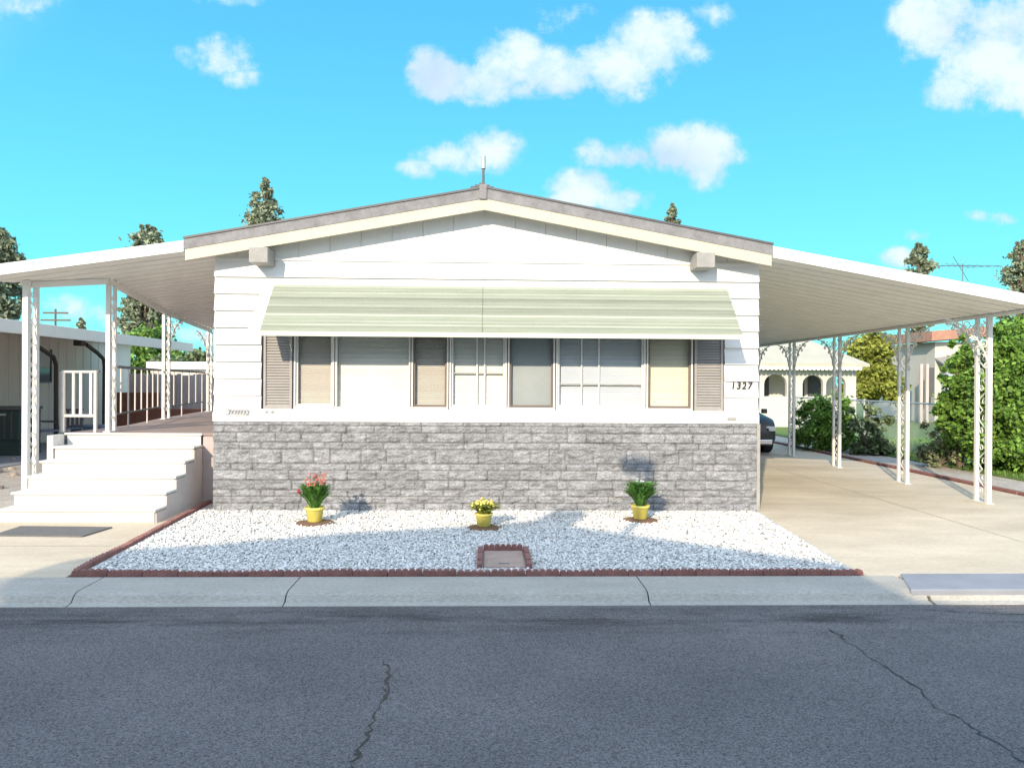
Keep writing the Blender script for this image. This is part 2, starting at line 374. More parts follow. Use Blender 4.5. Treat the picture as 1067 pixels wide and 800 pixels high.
# raised grey slab right of the driveway mouth
a0 = atz(946, 598, .04).x; a1 = atz(968, 620, .04).x
struct(MB().slab([(a1,-4.0),(30,-4.0),(30,-3.46),(a0,-3.46)], -.05, .016).build('sidewalk', M['slab'], bevel=.012))
# driveways and yards
GL0, GL1 = atz(80,600,0), atz(221.5,524,0); GR0, GR1 = atz(893,597,0), atz(789,533,0)
gx = lambda A, B, y: A.x+(B.x-A.x)*(y-A.y)/(B.y-A.y)
struct(MB().slab([(gx(GR0,GR1,-3.49),-3.49),(8.35,-3.49),(8.35,26),(3.2,26),(3.2,.2),(gx(GR0,GR1,.2),.2)], -.12, 0).build('driveway', M['conc']))
struct(MB().slab([(-6.6,-3.49),(gx(GL0,GL1,-3.49)-.08,-3.49),(gx(GL0,GL1,0)-.08,0),(-4.05,16),(-5.978,16),(-5.978,-.745),(-6.6,-.745)], -.12, 0.0).build('driveway', M['conc']))
struct(MB().slab([(-16,-3.49),(-6.604,-3.49),(-6.604,-.75),(-16,-.75)], -.12, -.004).build('driveway', M['conc']))
for (xa, ya, xb, yb) in ((3.45,1.9,8.35,1.9),(5.9,-3.49,5.9,24),(3.7,5.6,8.35,5.6),(-6.6,-2.2,-3.9,-2.2)):   # saw-cut joints
    dx, dy = (0, .005) if ya == yb else (.005, 0)
    struct(MB().add([(xa-dx,ya-dy,.003),(xb+dx,yb-dy if ya==yb else ya,.003),(xb+dx,yb+dy,.003),(xa-dx,ya+dy if ya==yb else yb,.003)], [(0,1,2,3)]).build('driveway_joint', M['kerb']))
# left bed beyond the steps
struct(MB().slab([(-16,-.74),(-5.98,-.74),(-5.98,16),(-16,16)], -.12, .10).build('gravel_ground', M['bedg']))
struct(MB().slab([(-30,2.6),(-8.9,2.6),(-8.9,16),(-30,16)], .0, .115).build('patio', M['slab']))
# right verge
struct(MB().slab([(8.352,-3.49),(9.7,-3.49),(9.7,26),(8.352,26)], -.12, -.01).build('path', M['bedg']))
struct(MB().slab([(9.702,-3.49),(60,-3.49),(60,60),(9.702,60)], -.12, .02).build('lawn', M['lawn']))
struct(MB().slab([(-30,-3.49),(-16.002,-3.49),(-16.002,16),(-30,16)], -.12, .02).build('lawn', M['lawn']))

# ------------------------------------------------------------------ gravel bed in front of the house
struct(MB().slab([(gx(GL0,GL1,-3.42),-3.42),(gx(GR0,GR1,-3.42),-3.42),(gx(GR0,GR1,.2),.2),(gx(GL0,GL1,.9),.9)], -.12, .006).build('gravel_base', M['base']))
ico = bmesh.new(); bmesh.ops.create_icosphere(ico, subdivisions=1, radius=1); ico.verts.ensure_lookup_table()
IV = np.array([v.co[:] for v in ico.verts]); IF = np.array([[v.index for v in f.verts] for f in ico.faces]); ico.free()
KEEP = []      # pebble-free spots
def pebbles(name, n, material, smin, smax, xf0, xf1, y0, y1, z):
    y = rng.uniform(y0, y1, n); x0 = np.array([xf0(a) for a in y]); x1 = np.array([xf1(a) for a in y]); x = rng.uniform(0,1,n)*(x1-x0)+x0
    ok = np.ones(n, bool)
    for (kx, ky, kr) in KEEP: ok &= ((x-kx)**2+(y-ky)**2 > kr*kr)
    ok &= ~((x > VB[0]) & (x < VB[1]) & (y > VB[2]) & (y < VB[3]))
    x, y = x[ok], y[ok]; n = len(x)
    s = rng.uniform(smin, smax, n)[:,None]*rng.uniform(.65, 1.25, (n,3)); s[:,2] *= .72
    jit = 1+rng.normal(0,.12,(n,12,3))
    V = IV[None]*jit*s[:,None,:]
    a = rng.uniform(0, 6.28, n); ca, sa = np.cos(a)[:,None], np.sin(a)[:,None]
    X = V[:,:,0]*ca-V[:,:,1]*sa; Y = V[:,:,0]*sa+V[:,:,1]*ca
    Z = V[:,:,2]+z+s[:,2:3]*.5+rng.uniform(0,.012,n)[:,None]
    P = np.stack([X+x[:,None], Y+y[:,None], Z], 2).reshape(-1,3)
    F = (IF[None]+12*np.arange(n)[:,None,None]).reshape(-1,3)
    return npmesh(name, P, F, material, smooth=False)
v0, v1 = atz(497,591,.02), atz(550,572,.02); VB = (v0.x-.02, v1.x+.02, v0.y-.02, v1.y+.02)
potpos = [atz(328,546,.0), atz(504,551,.0), atz(667,543,.0)]
KEEP[:] = [(p.x, p.y, .11) for p in potpos]
L0 = lambda y: gx(GL0,GL1,y)+.04
L1 = lambda y: gx(GR0,GR1,y)-.04
g1 = pebbles('white_gravel', 52000, M['pebble'], .007, .0155, L0, L1, -3.40, -.04, .004)
tag(g1, 'bright white pebble gravel filling the front garden bed', 'gravel', kind='stuff')
g2 = pebbles('grey_gravel', 2400, M['pebbled'], .008, .014, L0, L1, -3.38, -.05, .010)
tag(g2, 'scattered dark grey pebbles among the white garden gravel', 'gravel', kind='stuff')

# scalloped red edging: one block = four scallops, 0.30 m
def edging_block(material, n=5, length=.30, h=.058):
    mb = MB(); w = length/n
    for i in range(n):
        cx = (i+.5)*w; pts = [(cx-w*.49, -.03), (cx+w*.49, -.03)]
        for a in np.linspace(0, math.pi, 7): pts.append((cx+math.cos(a)*w*.49, h-w*.49+math.sin(a)*w*.49))
        mb.prism(pts, -.028, .028)
    return mb
GE = 'scalloped red edging blocks round the gravel bed'
proto = None
def run_edging(A, B, label):
    global proto
    d = B-A; n = max(1, round(d.length/.302)); d2 = d/n
    for i in range(n):
        if proto is None:
            proto = edging_block(M['edge']).build('edging_block', M['edge']); o = proto
        else:
            o = proto.copy(); col.objects.link(o)
        o.location = A+d2*i+Vector((0,0,-.002+random.uniform(-.009,.006))); o.rotation_euler = (random.uniform(-.09,.09), random.uniform(-.02,.02), math.atan2(d.y, d.x)+random.uniform(-.03,.03))
        tag(o, label, 'edging block', GE)
yb = -3.45
FL, FR = Vector((gx(GL0,GL1,yb)-.03, yb, 0)), Vector((gx(GR0,GR1,yb)+.03, yb, 0))
run_edging(FL, FR, 'red scalloped edging block in the row along the kerb')
run_edging(Vector((gx(GL0,GL1,-3.38)-.03,-3.38,0)), Vector((gx(GL0,GL1,.75)-.03,.75,0)), 'red scalloped edging block in the row beside the porch steps')

# meter box sunk in the gravel
mbx = thing('meter_box', ((v0.x+v1.x)/2, (v0.y+v1.y)/2, 0), 'small concrete meter box lid framed by red edging at the front of the gravel', 'meter box')
MB().box(v0.x+.06, v1.x-.06, v0.y+.04, v1.y-.07, -.02, .022).build('lid', M['lid'], mbx, bevel=.006)
MB().box((v0.x+v1.x)/2-.05, (v0.x+v1.x)/2+.05, v0.y+.13, v0.y+.16, .018, .027).build('handle', M['edged'], mbx)
for xa in (v0.x, v1.x-.05):
    e = MB()
    for k in range(5):
        yy = v0.y+.0+(v1.y-v0.y)*k/5; e.box(xa, xa+.05, yy+.002, yy+(v1.y-v0.y)/5-.002, -.02, .055+.012*(k%2))
    e.build('side_edging', M['edge'], mbx, bevel=.008)
e = MB(); nn = 7
for k in range(nn):
    w = (v1.x-v0.x-.11)/nn; cx = v0.x+.055+(k+.5)*w
    e.prism([(cx-w*.49,-.02),(cx+w*.49,-.02)]+[(cx+math.cos(a)*w*.49, .05+math.sin(a)*w*.49) for a in np.linspace(0,math.pi,7)], v1.y-.05, v1.y+.0)
e.build('back_edging', M['edge'], mbx)

# ------------------------------------------------------------------ the house
H = thing('manufactured_home', (0,0,0), 'white manufactured home with low gable roof, grey stone skirt and long front window band', 'house')
XL, XR = -3.62, 3.655
wz = lambda py: at(500, py, 0).z
Z0, ZG = at(508,439.5,0).z, at(508,274,0).z       # top of skirt, bottom of gable panel
ridge = at(505, 195, -.33); rl = at(192, 247.5, -.33); rr = at(805, 254, -.33)
RX, RZ = ridge.x, ridge.z
def rz(x):
    return RZ-(RX-x)*(RZ-rl.z)/(RX-rl.x) if x < RX else RZ-(x-RX)*(RZ-rr.z)/(rr.x-RX)
# window opening zone
wx0, wx1 = at(275,390,0).x, at(752,390,0).x; wzt, wzb = at(508,347,0).z, at(508,427,0).z
# lap siding as real laps; left, right of the window band, above and (trim) below
sid = MB(); pitch = (ZG-Z0-.12)/9.0
zz = Z0+.12
for k in range(9):
    a, b_ = zz+k*pitch, zz+(k+1)*pitch
    segs = [(XL, XR)] if a >= wzt-.02 else [(XL, wx0-.03), (wx1+.03, XR)]
    for (xa, xb) in segs:
        sid.add([(xa,-.044,a),(xb,-.044,a),(xb,-.004,b_),(xa,-.004,b_),(xa,.03,a),(xb,.03,a),(xb,.03,b_),(xa,.03,b_)],
                [(0,1,2,3),(0,4,5,1),(4,0,3,7),(1,5,6,2),(3,2,6,7)])
sid.build('siding', M['siding'], H)
# body of the house
body = MB(); body.prism([(XL+.03,Z0),(XR-.03,Z0),(XR-.03,rz(XR)-.2),(RX,RZ-.2),(XL+.03,rz(XL)-.2)], .16, 15); body.build('wall', M['siding'], H)
MB().box(XL+.004, XL+.04, -.003, .17, Z0, rz(XL)-.19).build('corner_trim', M['trim'], H)
MB().box(XR-.04, XR-.004, -.003, .17, Z0, rz(XR)-.19).build('corner_trim', M['trim'], H)
core = MB(); core.box(XL+.04, wx0-.02, .031, .158, Z0, ZG).box(wx1+.02, XR-.04, .031, .158, Z0, ZG).box(wx0-.02, wx1+.02, .031, .158, wzt+.01, ZG).box(wx0-.02, wx1+.02, .031, .158, Z0, wzb-.005)
core.build('wall_core', M['dark'], H)
MB().box(XL-.005, XR+.005, -.062, .03, Z0-.005, Z0+.118).build('base_trim', M['trim'], H, bevel=.006)
MB().box(XL, XR, -.032, .03, ZG-.002, ZG+.035).build('gable_trim', M['trim'], H, bevel=.004)
# gable: vertical boards
gb = MB(); x = XL
bw = .41; xs = [XL]
xx = RX-.0-bw*9
while xx < XR:
    if xx > XL+.05: xs.append(xx)
    xx += bw
xs.append(XR)
for a, b_ in zip(xs[:-1], xs[1:]):
    a2, b2 = a+.0025, b_-.0025
    top = [(b2, rz(b2)-.16), (a2, rz(a2)-.16)]
    if a2 < RX < b2: top.insert(1, (RX, RZ-.16))
    gb.prism([(a2, ZG+.034), (b2, ZG+.034)]+top, -.022, .03)
gb.build('gable_panel', M['gable'], H)
MB().prism([(XL,ZG+.0),(XR,ZG+.0),(XR,rz(XR)-.17),(RX,RZ-.17),(XL,rz(XL)-.17)], .012, .158).build('gable_backing', M['siding'], H)
MB().box(RX-.02, RX+.02, -.034, -.02, ZG+.036, RZ-.3).build('gable_batten', M['trim'], H)
# roof
def band(x0, x1, t0, t1, y0, y1):           # strip following the roof between vertical offsets
    return [(x0, rz(x0)-t1), (RX, RZ-t1), (x1, rz(x1)-t1), (x1, rz(x1)-t0), (RX, RZ-t0), (x0, rz(x0)-t0)]
RL, RRx = rl.x, rr.x
def bandmb(x0, x1, t0, t1, y0, y1):
    mb = MB()
    for xa, xb in ((x0, RX), (RX, x1)):
        mb.prism([(xa, rz(xa)-t1), (xb, rz(xb)-t1), (xb, rz(xb)-t0), (xa, rz(xa)-t0)], y0, y1)
    return mb
bandmb(RL+.02, RRx-.02, .012, .135, -.29, 15.2).build('roof', M['shingle'], H)
bandmb(RL, RRx, 0, .148, -.33, -.292).build('roof_edge', M['grey'], H)
bandmb(RL-.01, RRx+.01, -.012, .014, -.345, 15.2).build('drip_edge', M['dgrey'], H)
bandmb(RL+.01, RRx-.01, .149, .292, -.322, -.285).build('fascia', M['cream'], H)
bandmb(RL+.03, RRx-.03, .136, .158, -.284, 15).build('soffit', M['cream'], H)
for px, w in ((270, .24), (735, .24)):
    c = at(px, 258, -.34)
    MB().box(c.x-w/2, c.x+w/2, -.375, .0, rz(c.x)-.49, rz(c.x)-.294).build('beam_end', M['beam'], H, bevel=.008)
# plumbing vent at the ridge
vp = at(503.5, 197, .1)
MB().tube([(vp.x,.1,RZ-.1),(vp.x,.1,at(503.5,176,.1).z)], .018, 10).build('vent_pipe', M['dgrey'], H)
MB().tube([(vp.x,.1,at(503.5,176,.1).z),(vp.x,.1,at(503.5,163,.1).z)], .032, 12).build('vent_cap', M['galv'], H)
cap = MB()
for i in range(5): cap.box(vp.x-.16+i*.055, vp.x-.10+i*.055+.02, -.30, .35, RZ-.02+.02*(2-abs(i-2)), RZ+.02+.022*(2-abs(i-2)))
cap.build('ridge_cap', M['dgrey'], H, bevel=.006)
MB().box(vp.x-.045, vp.x+.05, -.352, -.332, RZ-.16, RZ+.03).build('ridge_bracket', M['grey'], H, bevel=.004)
# stone skirt: split-face blocks modelled as relief
SX0, SX1 = at(222.5,490,-.06).x, at(788,490,-.06).x
def skirt(x0, x1, z0, z1, yf):
    dx = .0135; nx = int((x1-x0)/dx); nz_ = int((z1-z0)/.0105)
    xsn = np.linspace(x0, x1, nx+1); zsn = np.linspace(z0, z1, nz_+1); Xg, Zg = np.meshgrid(xsn, zsn)
    D = np.zeros_like(Xg); T = np.full_like(Xg, .68)
    r2 = random.Random(3); z = z0
    rows = []
    while z < z1-.02:
        h = r2.choice([.128, .128, .128, .19, .09]); h = min(h, z1-z); 
        if z1-(z+h) < .05: h = z1-z
        rows.append((z, z+h)); z += h
    for (za, zb) in rows:
        x = x0-r2.random()*.3
        while x < x1:
            l = r2.uniform(.16, .62)
            msk = (Xg >= x) & (Xg < x+l) & (Zg >= za) & (Zg < zb)
            ed = np.minimum(np.minimum(Xg-x, x+l-Xg), np.minimum(Zg-za, zb-Zg))
            prof_ = np.clip(ed/.014, 0, 1)**.6
            base_ = r2.uniform(.024, .044); tilt = r2.uniform(-.06, .06)
            cc = base_+tilt*(Zg-(za+zb)/2)
            D = np.where(msk, prof_*cc, D); T = np.where(msk & (ed > .006), r2.uniform(.92, 1.14), T)
            x += l
    # fractured face: streaky noise, several octaves
    def vnoise(sx, sz, seed):
        g_ = np.random.default_rng(seed).normal(0, 1, (int((z1-z0)*sz)+4, int((x1-x0)*sx)+4))
        u = (Xg-x0)*sx; v = (Zg-z0)*sz; iu = u.astype(int); iv = v.astype(int); fu = u-iu; fv = v-iv; fu = fu*fu*(3-2*fu); fv = fv*fv*(3-2*fv)
        return (g_[iv,iu]*(1-fu)+g_[iv,iu+1]*fu)*(1-fv)+(g_[iv+1,iu]*(1-fu)+g_[iv+1,iu+1]*fu)*fv
    nse = vnoise(9, 26, 1)*.006+vnoise(20, 50, 2)*.0055+vnoise(40, 85, 5)*.0035
    D = D+nse*np.clip(D/.01, 0, 1)
    P = np.stack([Xg, yf-D, Zg], 2).reshape(-1,3); w = nx+1
    i = np.arange(nz_)[:,None]*w+np.arange(nx)[None]; F = np.stack([i, i+1, i+w+1, i+w], 2).reshape(-1,4)
    o = npmesh('stone_skirt', P, F, M['stoner'], H)
    at_ = o.data.attributes.new('tone', 'FLOAT', 'POINT'); at_.data.foreach_set('value', T.ravel().astype(np.float32))
    return o
skirt(SX0, SX1, -.02, Z0-.004, -.040)
MB().box(SX0+.01, SX1-.002, -.043, 15, -.02, Z0-.006).build('skirt_wall', M['stone'], H)
MB().box(SX1+.001, SX1+.045, -.075, .0, -.02, Z0-.006).build('skirt_corner', M['beam'], H)

# windows
def X0(px): return at(px, 390, .02).x
def window(lites, label=None):
    # lites: (px0, px1, blind material, frame material, slats?)
    xa, xb = X0(lites[0][0]), X0(lites[-1][1])
    F = MB(); fr = .022
    F.box(xa, xb, -.03, .10, wzt-.03, wzt+.0).box(xa, xb, -.03, .10, wzb-.0, wzb+.035)
    for i, l in enumerate(lites):
        F.box(X0(l[0]), X0(l[0])+fr, -.028, .10, wzb+.035, wzt-.03); F.box(X0(l[1])-fr, X0(l[1]), -.028, .10, wzb+.035, wzt-.03)
    w = F.build('window', M['frame'], H, bevel=.003)
    for i, l in enumerate(lites):
        a, b_ = X0(l[0])+fr, X0(l[1])-fr; za, zb = wzb+.036, wzt-.031
        if l[3]:
            s_ = MB(); t = .028
            s_.box(a+.001, a+t, .002, .03, za, zb).box(b_-t, b_-.001, .002, .03, za, zb).box(a+t, b_-t, .002, .03, za, za+.03).box(a+t, b_-t, .002, .03, zb-.03, zb)
            s_.build('sash', l[3], w, bevel=.003)
        MB().box(a+.002, b_-.002, .034, .038, za, zb).build('pane', M['glass'], w)
        if l[4] == 'slat':
            sl = MB(); n = 36; pz = (zb-za)/n
            for k in range(n): 
                z = za+(k+.5)*pz
                sl.add([(a+.004,.062,z-.011),(b_-.004,.062,z-.011),(b_-.004,.078,z+.013),(a+.004,.078,z+.013),(a+.004,.064,z-.012),(b_-.004,.064,z-.012),(b_-.004,.08,z+.012),(a+.004,.08,z+.012)],
                       [(0,1,2,3),(7,6,5,4),(0,4,5,1),(3,2,6,7)])
            sl.build('blind', l[2], w)
        else:
            MB().box(a+.004, b_-.004, .062, .07, za, zb).build('screen', l[2], w)
        MB().box(a, b_, .10, .11, za, zb).build('room', M['dark'] if l[4] != 'slat' else l[2], w)
        for q in (l[5] if len(l) > 5 else ()):
            if q[0] == 'v': xx = X0(q[1]); MB().box(xx-.009, xx+.009, .022, .032, za, zb).build('mullion', M['frame'], w)
            else: z_ = at(500, q[1], 0).z; MB().box(a, b_, .024, .033, z_-.009, z_+.009).build('mullion', M['beam'], w)
window([(307,349,M['blindt'],M['frame'],'slat'), (350,428,M['blindw'],None,'slat'), (429,467.5,M['blindt'],M['framed'],'slat')])
window([(468.5,528,M['blindw'],M['frame'],'slat',(('v',497),('v',505),('h',389))), (529,578,M['blindg'],M['framed'],'scr')])
window([(579,672,M['blindb'],M['frame'],'slat',(('v',606),('v',624),('h',400))), (673,721,M['blindy'],M['framed'],'slat')])
for (pa, pb) in ((276,305.5),(722.5,752)):
    a, b_ = X0(pa), X0(pb); s_ = MB(); s_.box(a, a+.03, -.045, .03, wzb, wzt).box(b_-.03, b_, -.045, .03, wzb, wzt).box(a+.03, b_-.03, -.044, .03, wzb, wzb+.04).box(a+.03, b_-.03, -.044, .03, wzt-.04, wzt)
    n = 26; pz = (wzt-wzb-.08)/n
    for k in range(n):
        z = wzb+.04+k*pz; s_.add([(a+.03,-.036,z),(b_-.03,-.036,z),(b_-.03,-.012,z+pz),(a+.03,-.012,z+pz),(a+.03,-.03,z-.004),(b_-.03,-.03,z-.004)], [(0,1,2,3),(0,4,5,1)])
    s_.box(a+.03, b_-.03, .0, .03, wzb+.04, wzt-.04)
    s_.build('shutter', M['shutter'], H)
MB().box(wx0-.03, wx1+.03, -.06, .03, wzb-.04, wzb-.001).build('window_sill', M['trim'], H, bevel=.005)

# window awning: two panels of sloping slats
AT = at(500, 299, -.03).z; AB = at(500, 348, -.69).z
ax0, ax1 = at(275, 300, -.03).x, at(757, 303, -.03).x; ay0, ay1 = -.035, -.69
axm = at(503, 320, -.3).x
aw = MB().box(ax0-.01, ax1+.01, -.05, -.022, AT-.005, AT+.045).build('window_awning', M['awntrim'], H, bevel=.004)
MB().add([(ax0-.008,ay0,AT+.012),(ax0+.14,ay0,AT+.012),(ax0+.14,ay1,AB+.012),(ax0-.008,ay1,AB+.012),(ax0-.008,ay0+.006,AT),(ax0+.14,ay0+.006,AT),(ax0+.14,ay1+.006,AB),(ax0-.008,ay1+.006,AB)],[(0,3,2,1),(4,5,6,7),(0,1,5,4),(2,3,7,6),(0,4,7,3),(1,2,6,5)]).build('end_panel', M['trim'], aw)
for (xa, xb) in ((ax0+.142, axm-.002), (axm+.002, ax1)):
    s_ = MB(); sm = MB(); n = 15
    for k in range(n):
        y0_, z0_ = ay0+(ay1-ay0)*k/n, AT+(AB-AT)*k/n; y1_, z1_ = ay0+(ay1-ay0)*(k+1)/n, AT+(AB-AT)*(k+1)/n
        o_ = .014+.006*((k*5) % 3); ly, lz = y1_-o_, z1_+.034
        for (A_, B_) in (((y0_, z0_), (ly, lz)), ((ly-.0005, lz-.001), (y1_, z1_+.004))):
            s_.add([(xa,A_[0],A_[1]),(xb,A_[0],A_[1]),(xb,B_[0],B_[1]),(xa,B_[0],B_[1]),(xa,A_[0]+.007,A_[1]-.004),(xb,A_[0]+.007,A_[1]-.004),(xb,B_[0]+.007,B_[1]-.004),(xa,B_[0]+.007,B_[1]-.004)],
                   [(0,3,2,1),(4,5,6,7),(0,1,5,4),(2,3,7,6),(0,4,7,3),(1,2,6,5)])
        sm.box(xa+.002, xb-.002, y1_-.008, y1_-.001, z1_+.000, z1_+.008+.004*(k % 3 == 1))  # thin dark strip painting in the shade line between slats
    sm.build('slat_gap_shade', M['gap_shade'], aw)
    s_.build('slat_panel', M['awn'], aw)
MB().box(ax0-.01, ax1+.01, ay1-.03, ay1+.0, AB-.045, AB+.012).build('valance', M['awntrim'], aw, bevel=.004)
# side panels: closed cheeks of slats, and arms
for x in (ax0-.004, ax1+.004):
    MB().tube([(x, ay0, AT-.02),(x, ay1, AB-.02)], .009).build('awning_arm', M['awntrim'], aw)

# house number
def text_mesh(s, name, size, loc, material, parent, shear=0, ext=.006):
    cu = bpy.data.curves.new(name, 'FONT'); cu.body = s; cu.size = size; cu.extrude = ext; cu.shear = shear; cu.space_character = 1.12; cu.offset = .0012
    t = bpy.data.objects.new(name, cu); col.objects.link(t)
    me = bpy.data.meshes.new_from_object(t.evaluated_get(bpy.context.evaluated_depsgraph_get()))
    bpy.data.objects.remove(t)
    o = bpy.data.objects.new(name, me); col.objects.link(o); me.materials.clear(); me.materials.append(material)
    o.parent = parent; o.location = Vector(loc)-parent_loc(parent); o.rotation_euler = (R(90), 0, 0)
    return o
n0 = at(760.5, 405, -.03)
text_mesh('1327', 'house_number', .135, (n0.x, -.052, n0.z), M['black'], H, .12)
# metal script ornament bottom left, and a small plate bottom right
o0 = at(236, 426, -.04); pts = []
sc_ = MB(); x = o0.x
for j, (w, h) in enumerate([(.05,.075),(.035,.05),(.04,.05),(.03,.055),(.035,.05),(.04,.05),(.04,.06)]):
    sc_.tube([(x+w*.5+math.cos(a)*w*.5, -.072, o0.z-.035+math.sin(a)*h*.5) for a in np.linspace(-2.6, 3.0, 12)], .008, 5)
    x += w*1.12
sc_.tube([(o0.x+.12,-.072,o0.z-.085),(x,-.072,o0.z-.078)], .006, 5)
sc_.build('script_ornament', M['gold'], H)
for px in (278, 284):
    q = at(px, 429, -.05); MB().box(q.x-.014, q.x+.014, -.075, -.05, q.z-.016, q.z+.016).build('hook', M['beam'], H)
q = at(762, 436.5, -.05); MB().box(q.x-.06, q.x+.06, -.075, -.05, q.z-.022, q.z+.022).build('serial_plate', M['beam'], H, bevel=.004)

# ------------------------------------------------------------------ lacy iron column
def spiral(cx, cz, r0, turns, dirn, a0, n=16):
    return [(0, cx+math.cos(a0+dirn*2*math.pi*turns*i/n)*r0*(1-.75*i/n), cz+math.sin(a0+dirn*2*math.pi*turns*i/n)*r0*(1-.75*i/n)) for i in range(n+1)]
def column(parent, loc, h, w=.26, front=True, back=True, inward=0, thick=.027, left_x=False):
    """two square tubes standing along y with scrollwork between, scroll brackets at the head"""
    ce = MB(); x, y, z = loc
    ce.box(x-thick, x+thick, y-thick, y+thick, z, z+h).box(x-thick*.8, x+thick*.8, y+w-thick*.8, y+w+thick*.8, z, z+h)
    ce.box(x-.05, x+.05, y-.05, y+w+.05, z, z+.012)
    c = ce.build('column', M['iron'], parent)
    s = MB(); n = int((h-.2)/.42); seg = (h-.1)/n
    for k in range(n):
        zb = z+.05+k*seg; m = zb+seg/2
        pts = []
        for t in np.linspace(0, 1, 17):
            pts.append((x, y+w/2+math.sin(t*2*math.pi)*w*.36*(1 if k % 2 else -1), zb+t*seg))
        s.tube(pts, .009, 4)
        for sg, zc in ((1, zb+seg*.28), (-1, zb+seg*.72)):
            s.tube([(x, y+w/2+b*sg*(1 if k % 2 else -1)*-1, c_) for a, b, c_ in spiral(w*.12, zc, w*.20, 1.2, 1, 0)], .007, 4)
    s.build('scrollwork', M['iron'], c)
    br = MB()
    def bracket(o, sg, axis, r=.80):
        zt = z+h-.02
        def pt(u, v):
            return (x, o+sg*u, zt-v) if axis == 'y' else (o+sg*u, y, zt-v)
        br.tube([pt(r*(1-math.cos(a)), r*1.05*(1-math.sin(a))) for a in np.linspace(0, math.pi/2, 12)], .012, 5)
        for (cu, cv, rr_, tn) in ((.16,.15,.11,1.5),(.34,.10,.075,1.4),(.09,.36,.075,1.4),(.05,.52,.045,1.2),(.5,.05,.045,1.2),(.60,.07,.05,1.3),(.05,.68,.045,1.2),(.22,.27,.06,1.5),(.44,.17,.05,1.4)):
            br.tube([pt(cu+math.cos(2*math.pi*tn*i/14)*rr_*(1-.7*i/14), cv+math.sin(2*math.pi*tn*i/14)*rr_*(1-.7*i/14)) for i in range(15)], .0085, 4)
        br.tube([pt(0, .0), pt(.30, .30)], .008, 4)
    if back: bracket(y+w, 1, 'y')
    if front: bracket(y, -1, 'y')
    if inward: bracket(x, inward, 'x')
    br.build('bracket', M['iron'], c)
    return c
def canopy(zf, stations, y0, xin, parent, mat_):
    """ribbed pan roofing running down the slope; stations: list of (y, x_outer)"""
    mb = MB(); th = .012
    ys = []; pit = .30; y = y0; yend = stations[-1][0]
    while y < yend-.01:
        for d, dz in ((0,0),(.225,0),(.235,.045),(.275,.045),(.285,0)): ys.append((y+d, dz))
        y += pit
    def xo(y):
        for (ya, xa), (yb_, xb) in zip(stations[:-1], stations[1:]):
            if ya <= y <= yb_+1e-6: return xa+(xb-xa)*((y-ya)/(yb_-ya) if yb_ > ya else 0)
        return stations[-1][1]
    vs = []; fs = []; n = len(ys)
    for y, dz in ys:
        x1 = xo(y); vs += [(xin,y,zf(xin)+dz),(x1,y,zf(x1)+dz),(xin,y,zf(xin)+dz+th),(x1,y,zf(x1)+dz+th)]
    for i in range(n-1):
        a = 4*i; c = a+4; fs += [(a,a+1,c+1,c),(a+3,a+2,c+2,c+3),(a+1,a+3,c+3,c+1),(a+2,a,c,c+2)]
    mb.add(vs, fs); return mb.build('canopy', mat_, parent)

# right carport
zr = lambda x: at(806,269,-.3).z-(x-at(806,269,-.3).x)*((at(806,269,-.3).z-at(1067,318,-.3).z)/(at(1067,318,-.3).x-at(806,269,-.3).x))
xin = XR+.0; XO = 7.46
cp = thing('carport', (7.2, 5, 0), 'white metal carport with lacy iron columns over the right driveway', 'carport')
canopy(zr, [(-.27, XO), (13.2, XO)], -.27, xin, cp, M['soffitr'])
f = MB(); x1 = XO+.01; xs_ = RRx+.012
f.prism([(xs_, zr(xs_)-.0), (x1, zr(x1)-.0), (x1, zr(x1)+.152), (xs_, zr(xs_)+.152)], -.32, -.272); f.build('front_fascia', M['trim'], cp, bevel=.006)
MB().box(XO, XO+.09, -.31, 13.2, zr(XO)+.01, zr(XO)+.13).build('gutter', M['trim'], cp, bevel=.006)
MB().box(7.27, 7.33, -.2, 13.1, zr(7.3)-.04, zr(7.3)-.004).build('side_beam', M['iron'], cp)
cy = []
for px, py in ((1019,524.5),(936.5,504),(877,487),(831,475.5),(800,466.5)):
    q = atz(px, py, 0); cy.append(q)
for i, q in enumerate(cy):
    column(cp, (7.30, q.y, 0), zr(7.30)-.04, .27, front=(i > 0), back=True, inward=-1 if i in (0,) else 0, thick=.032 if i == 0 else .027)

# left porch awning
pL, pR_ = at(0,287,-.3), at(192,262.5,-.3)
slL = (pR_.z-pL.z)/(pR_.x-pL.x)
zl = lambda x: pR_.z+(x-pR_.x)*slL
pa = thing('porch_awning', (-6, 3, 0), 'white ribbed metal awning on iron columns over the left porch and steps', 'awning')
ax = lambda px, Y: at(px, 400, Y).x
DZ = .985
L2 = (ax(113, .78), .78); L3 = (ax(173, 4.6), 4.6); L4 = (ax(220, 8.6), 8.6)
canopy(zl, [(-.27,ax(-30,-.27)),(.20,ax(8,.2)),(.56,ax(45,.56)),(.84,L2[0]-.03),(4.6,L3[0]-.03),(8.9,L4[0]-.03)], -.27, XL, pa, M['alum'])
f = MB(); xs_ = RL-.012; x1 = ax(-32,-.3)
f.prism([(x1, zl(x1)), (xs_, zl(xs_)), (xs_, zl(xs_)+.145), (x1, zl(x1)+.145)], -.32, -.272); f.build('front_fascia', M['trim'], pa, bevel=.006)
bm_ = MB()
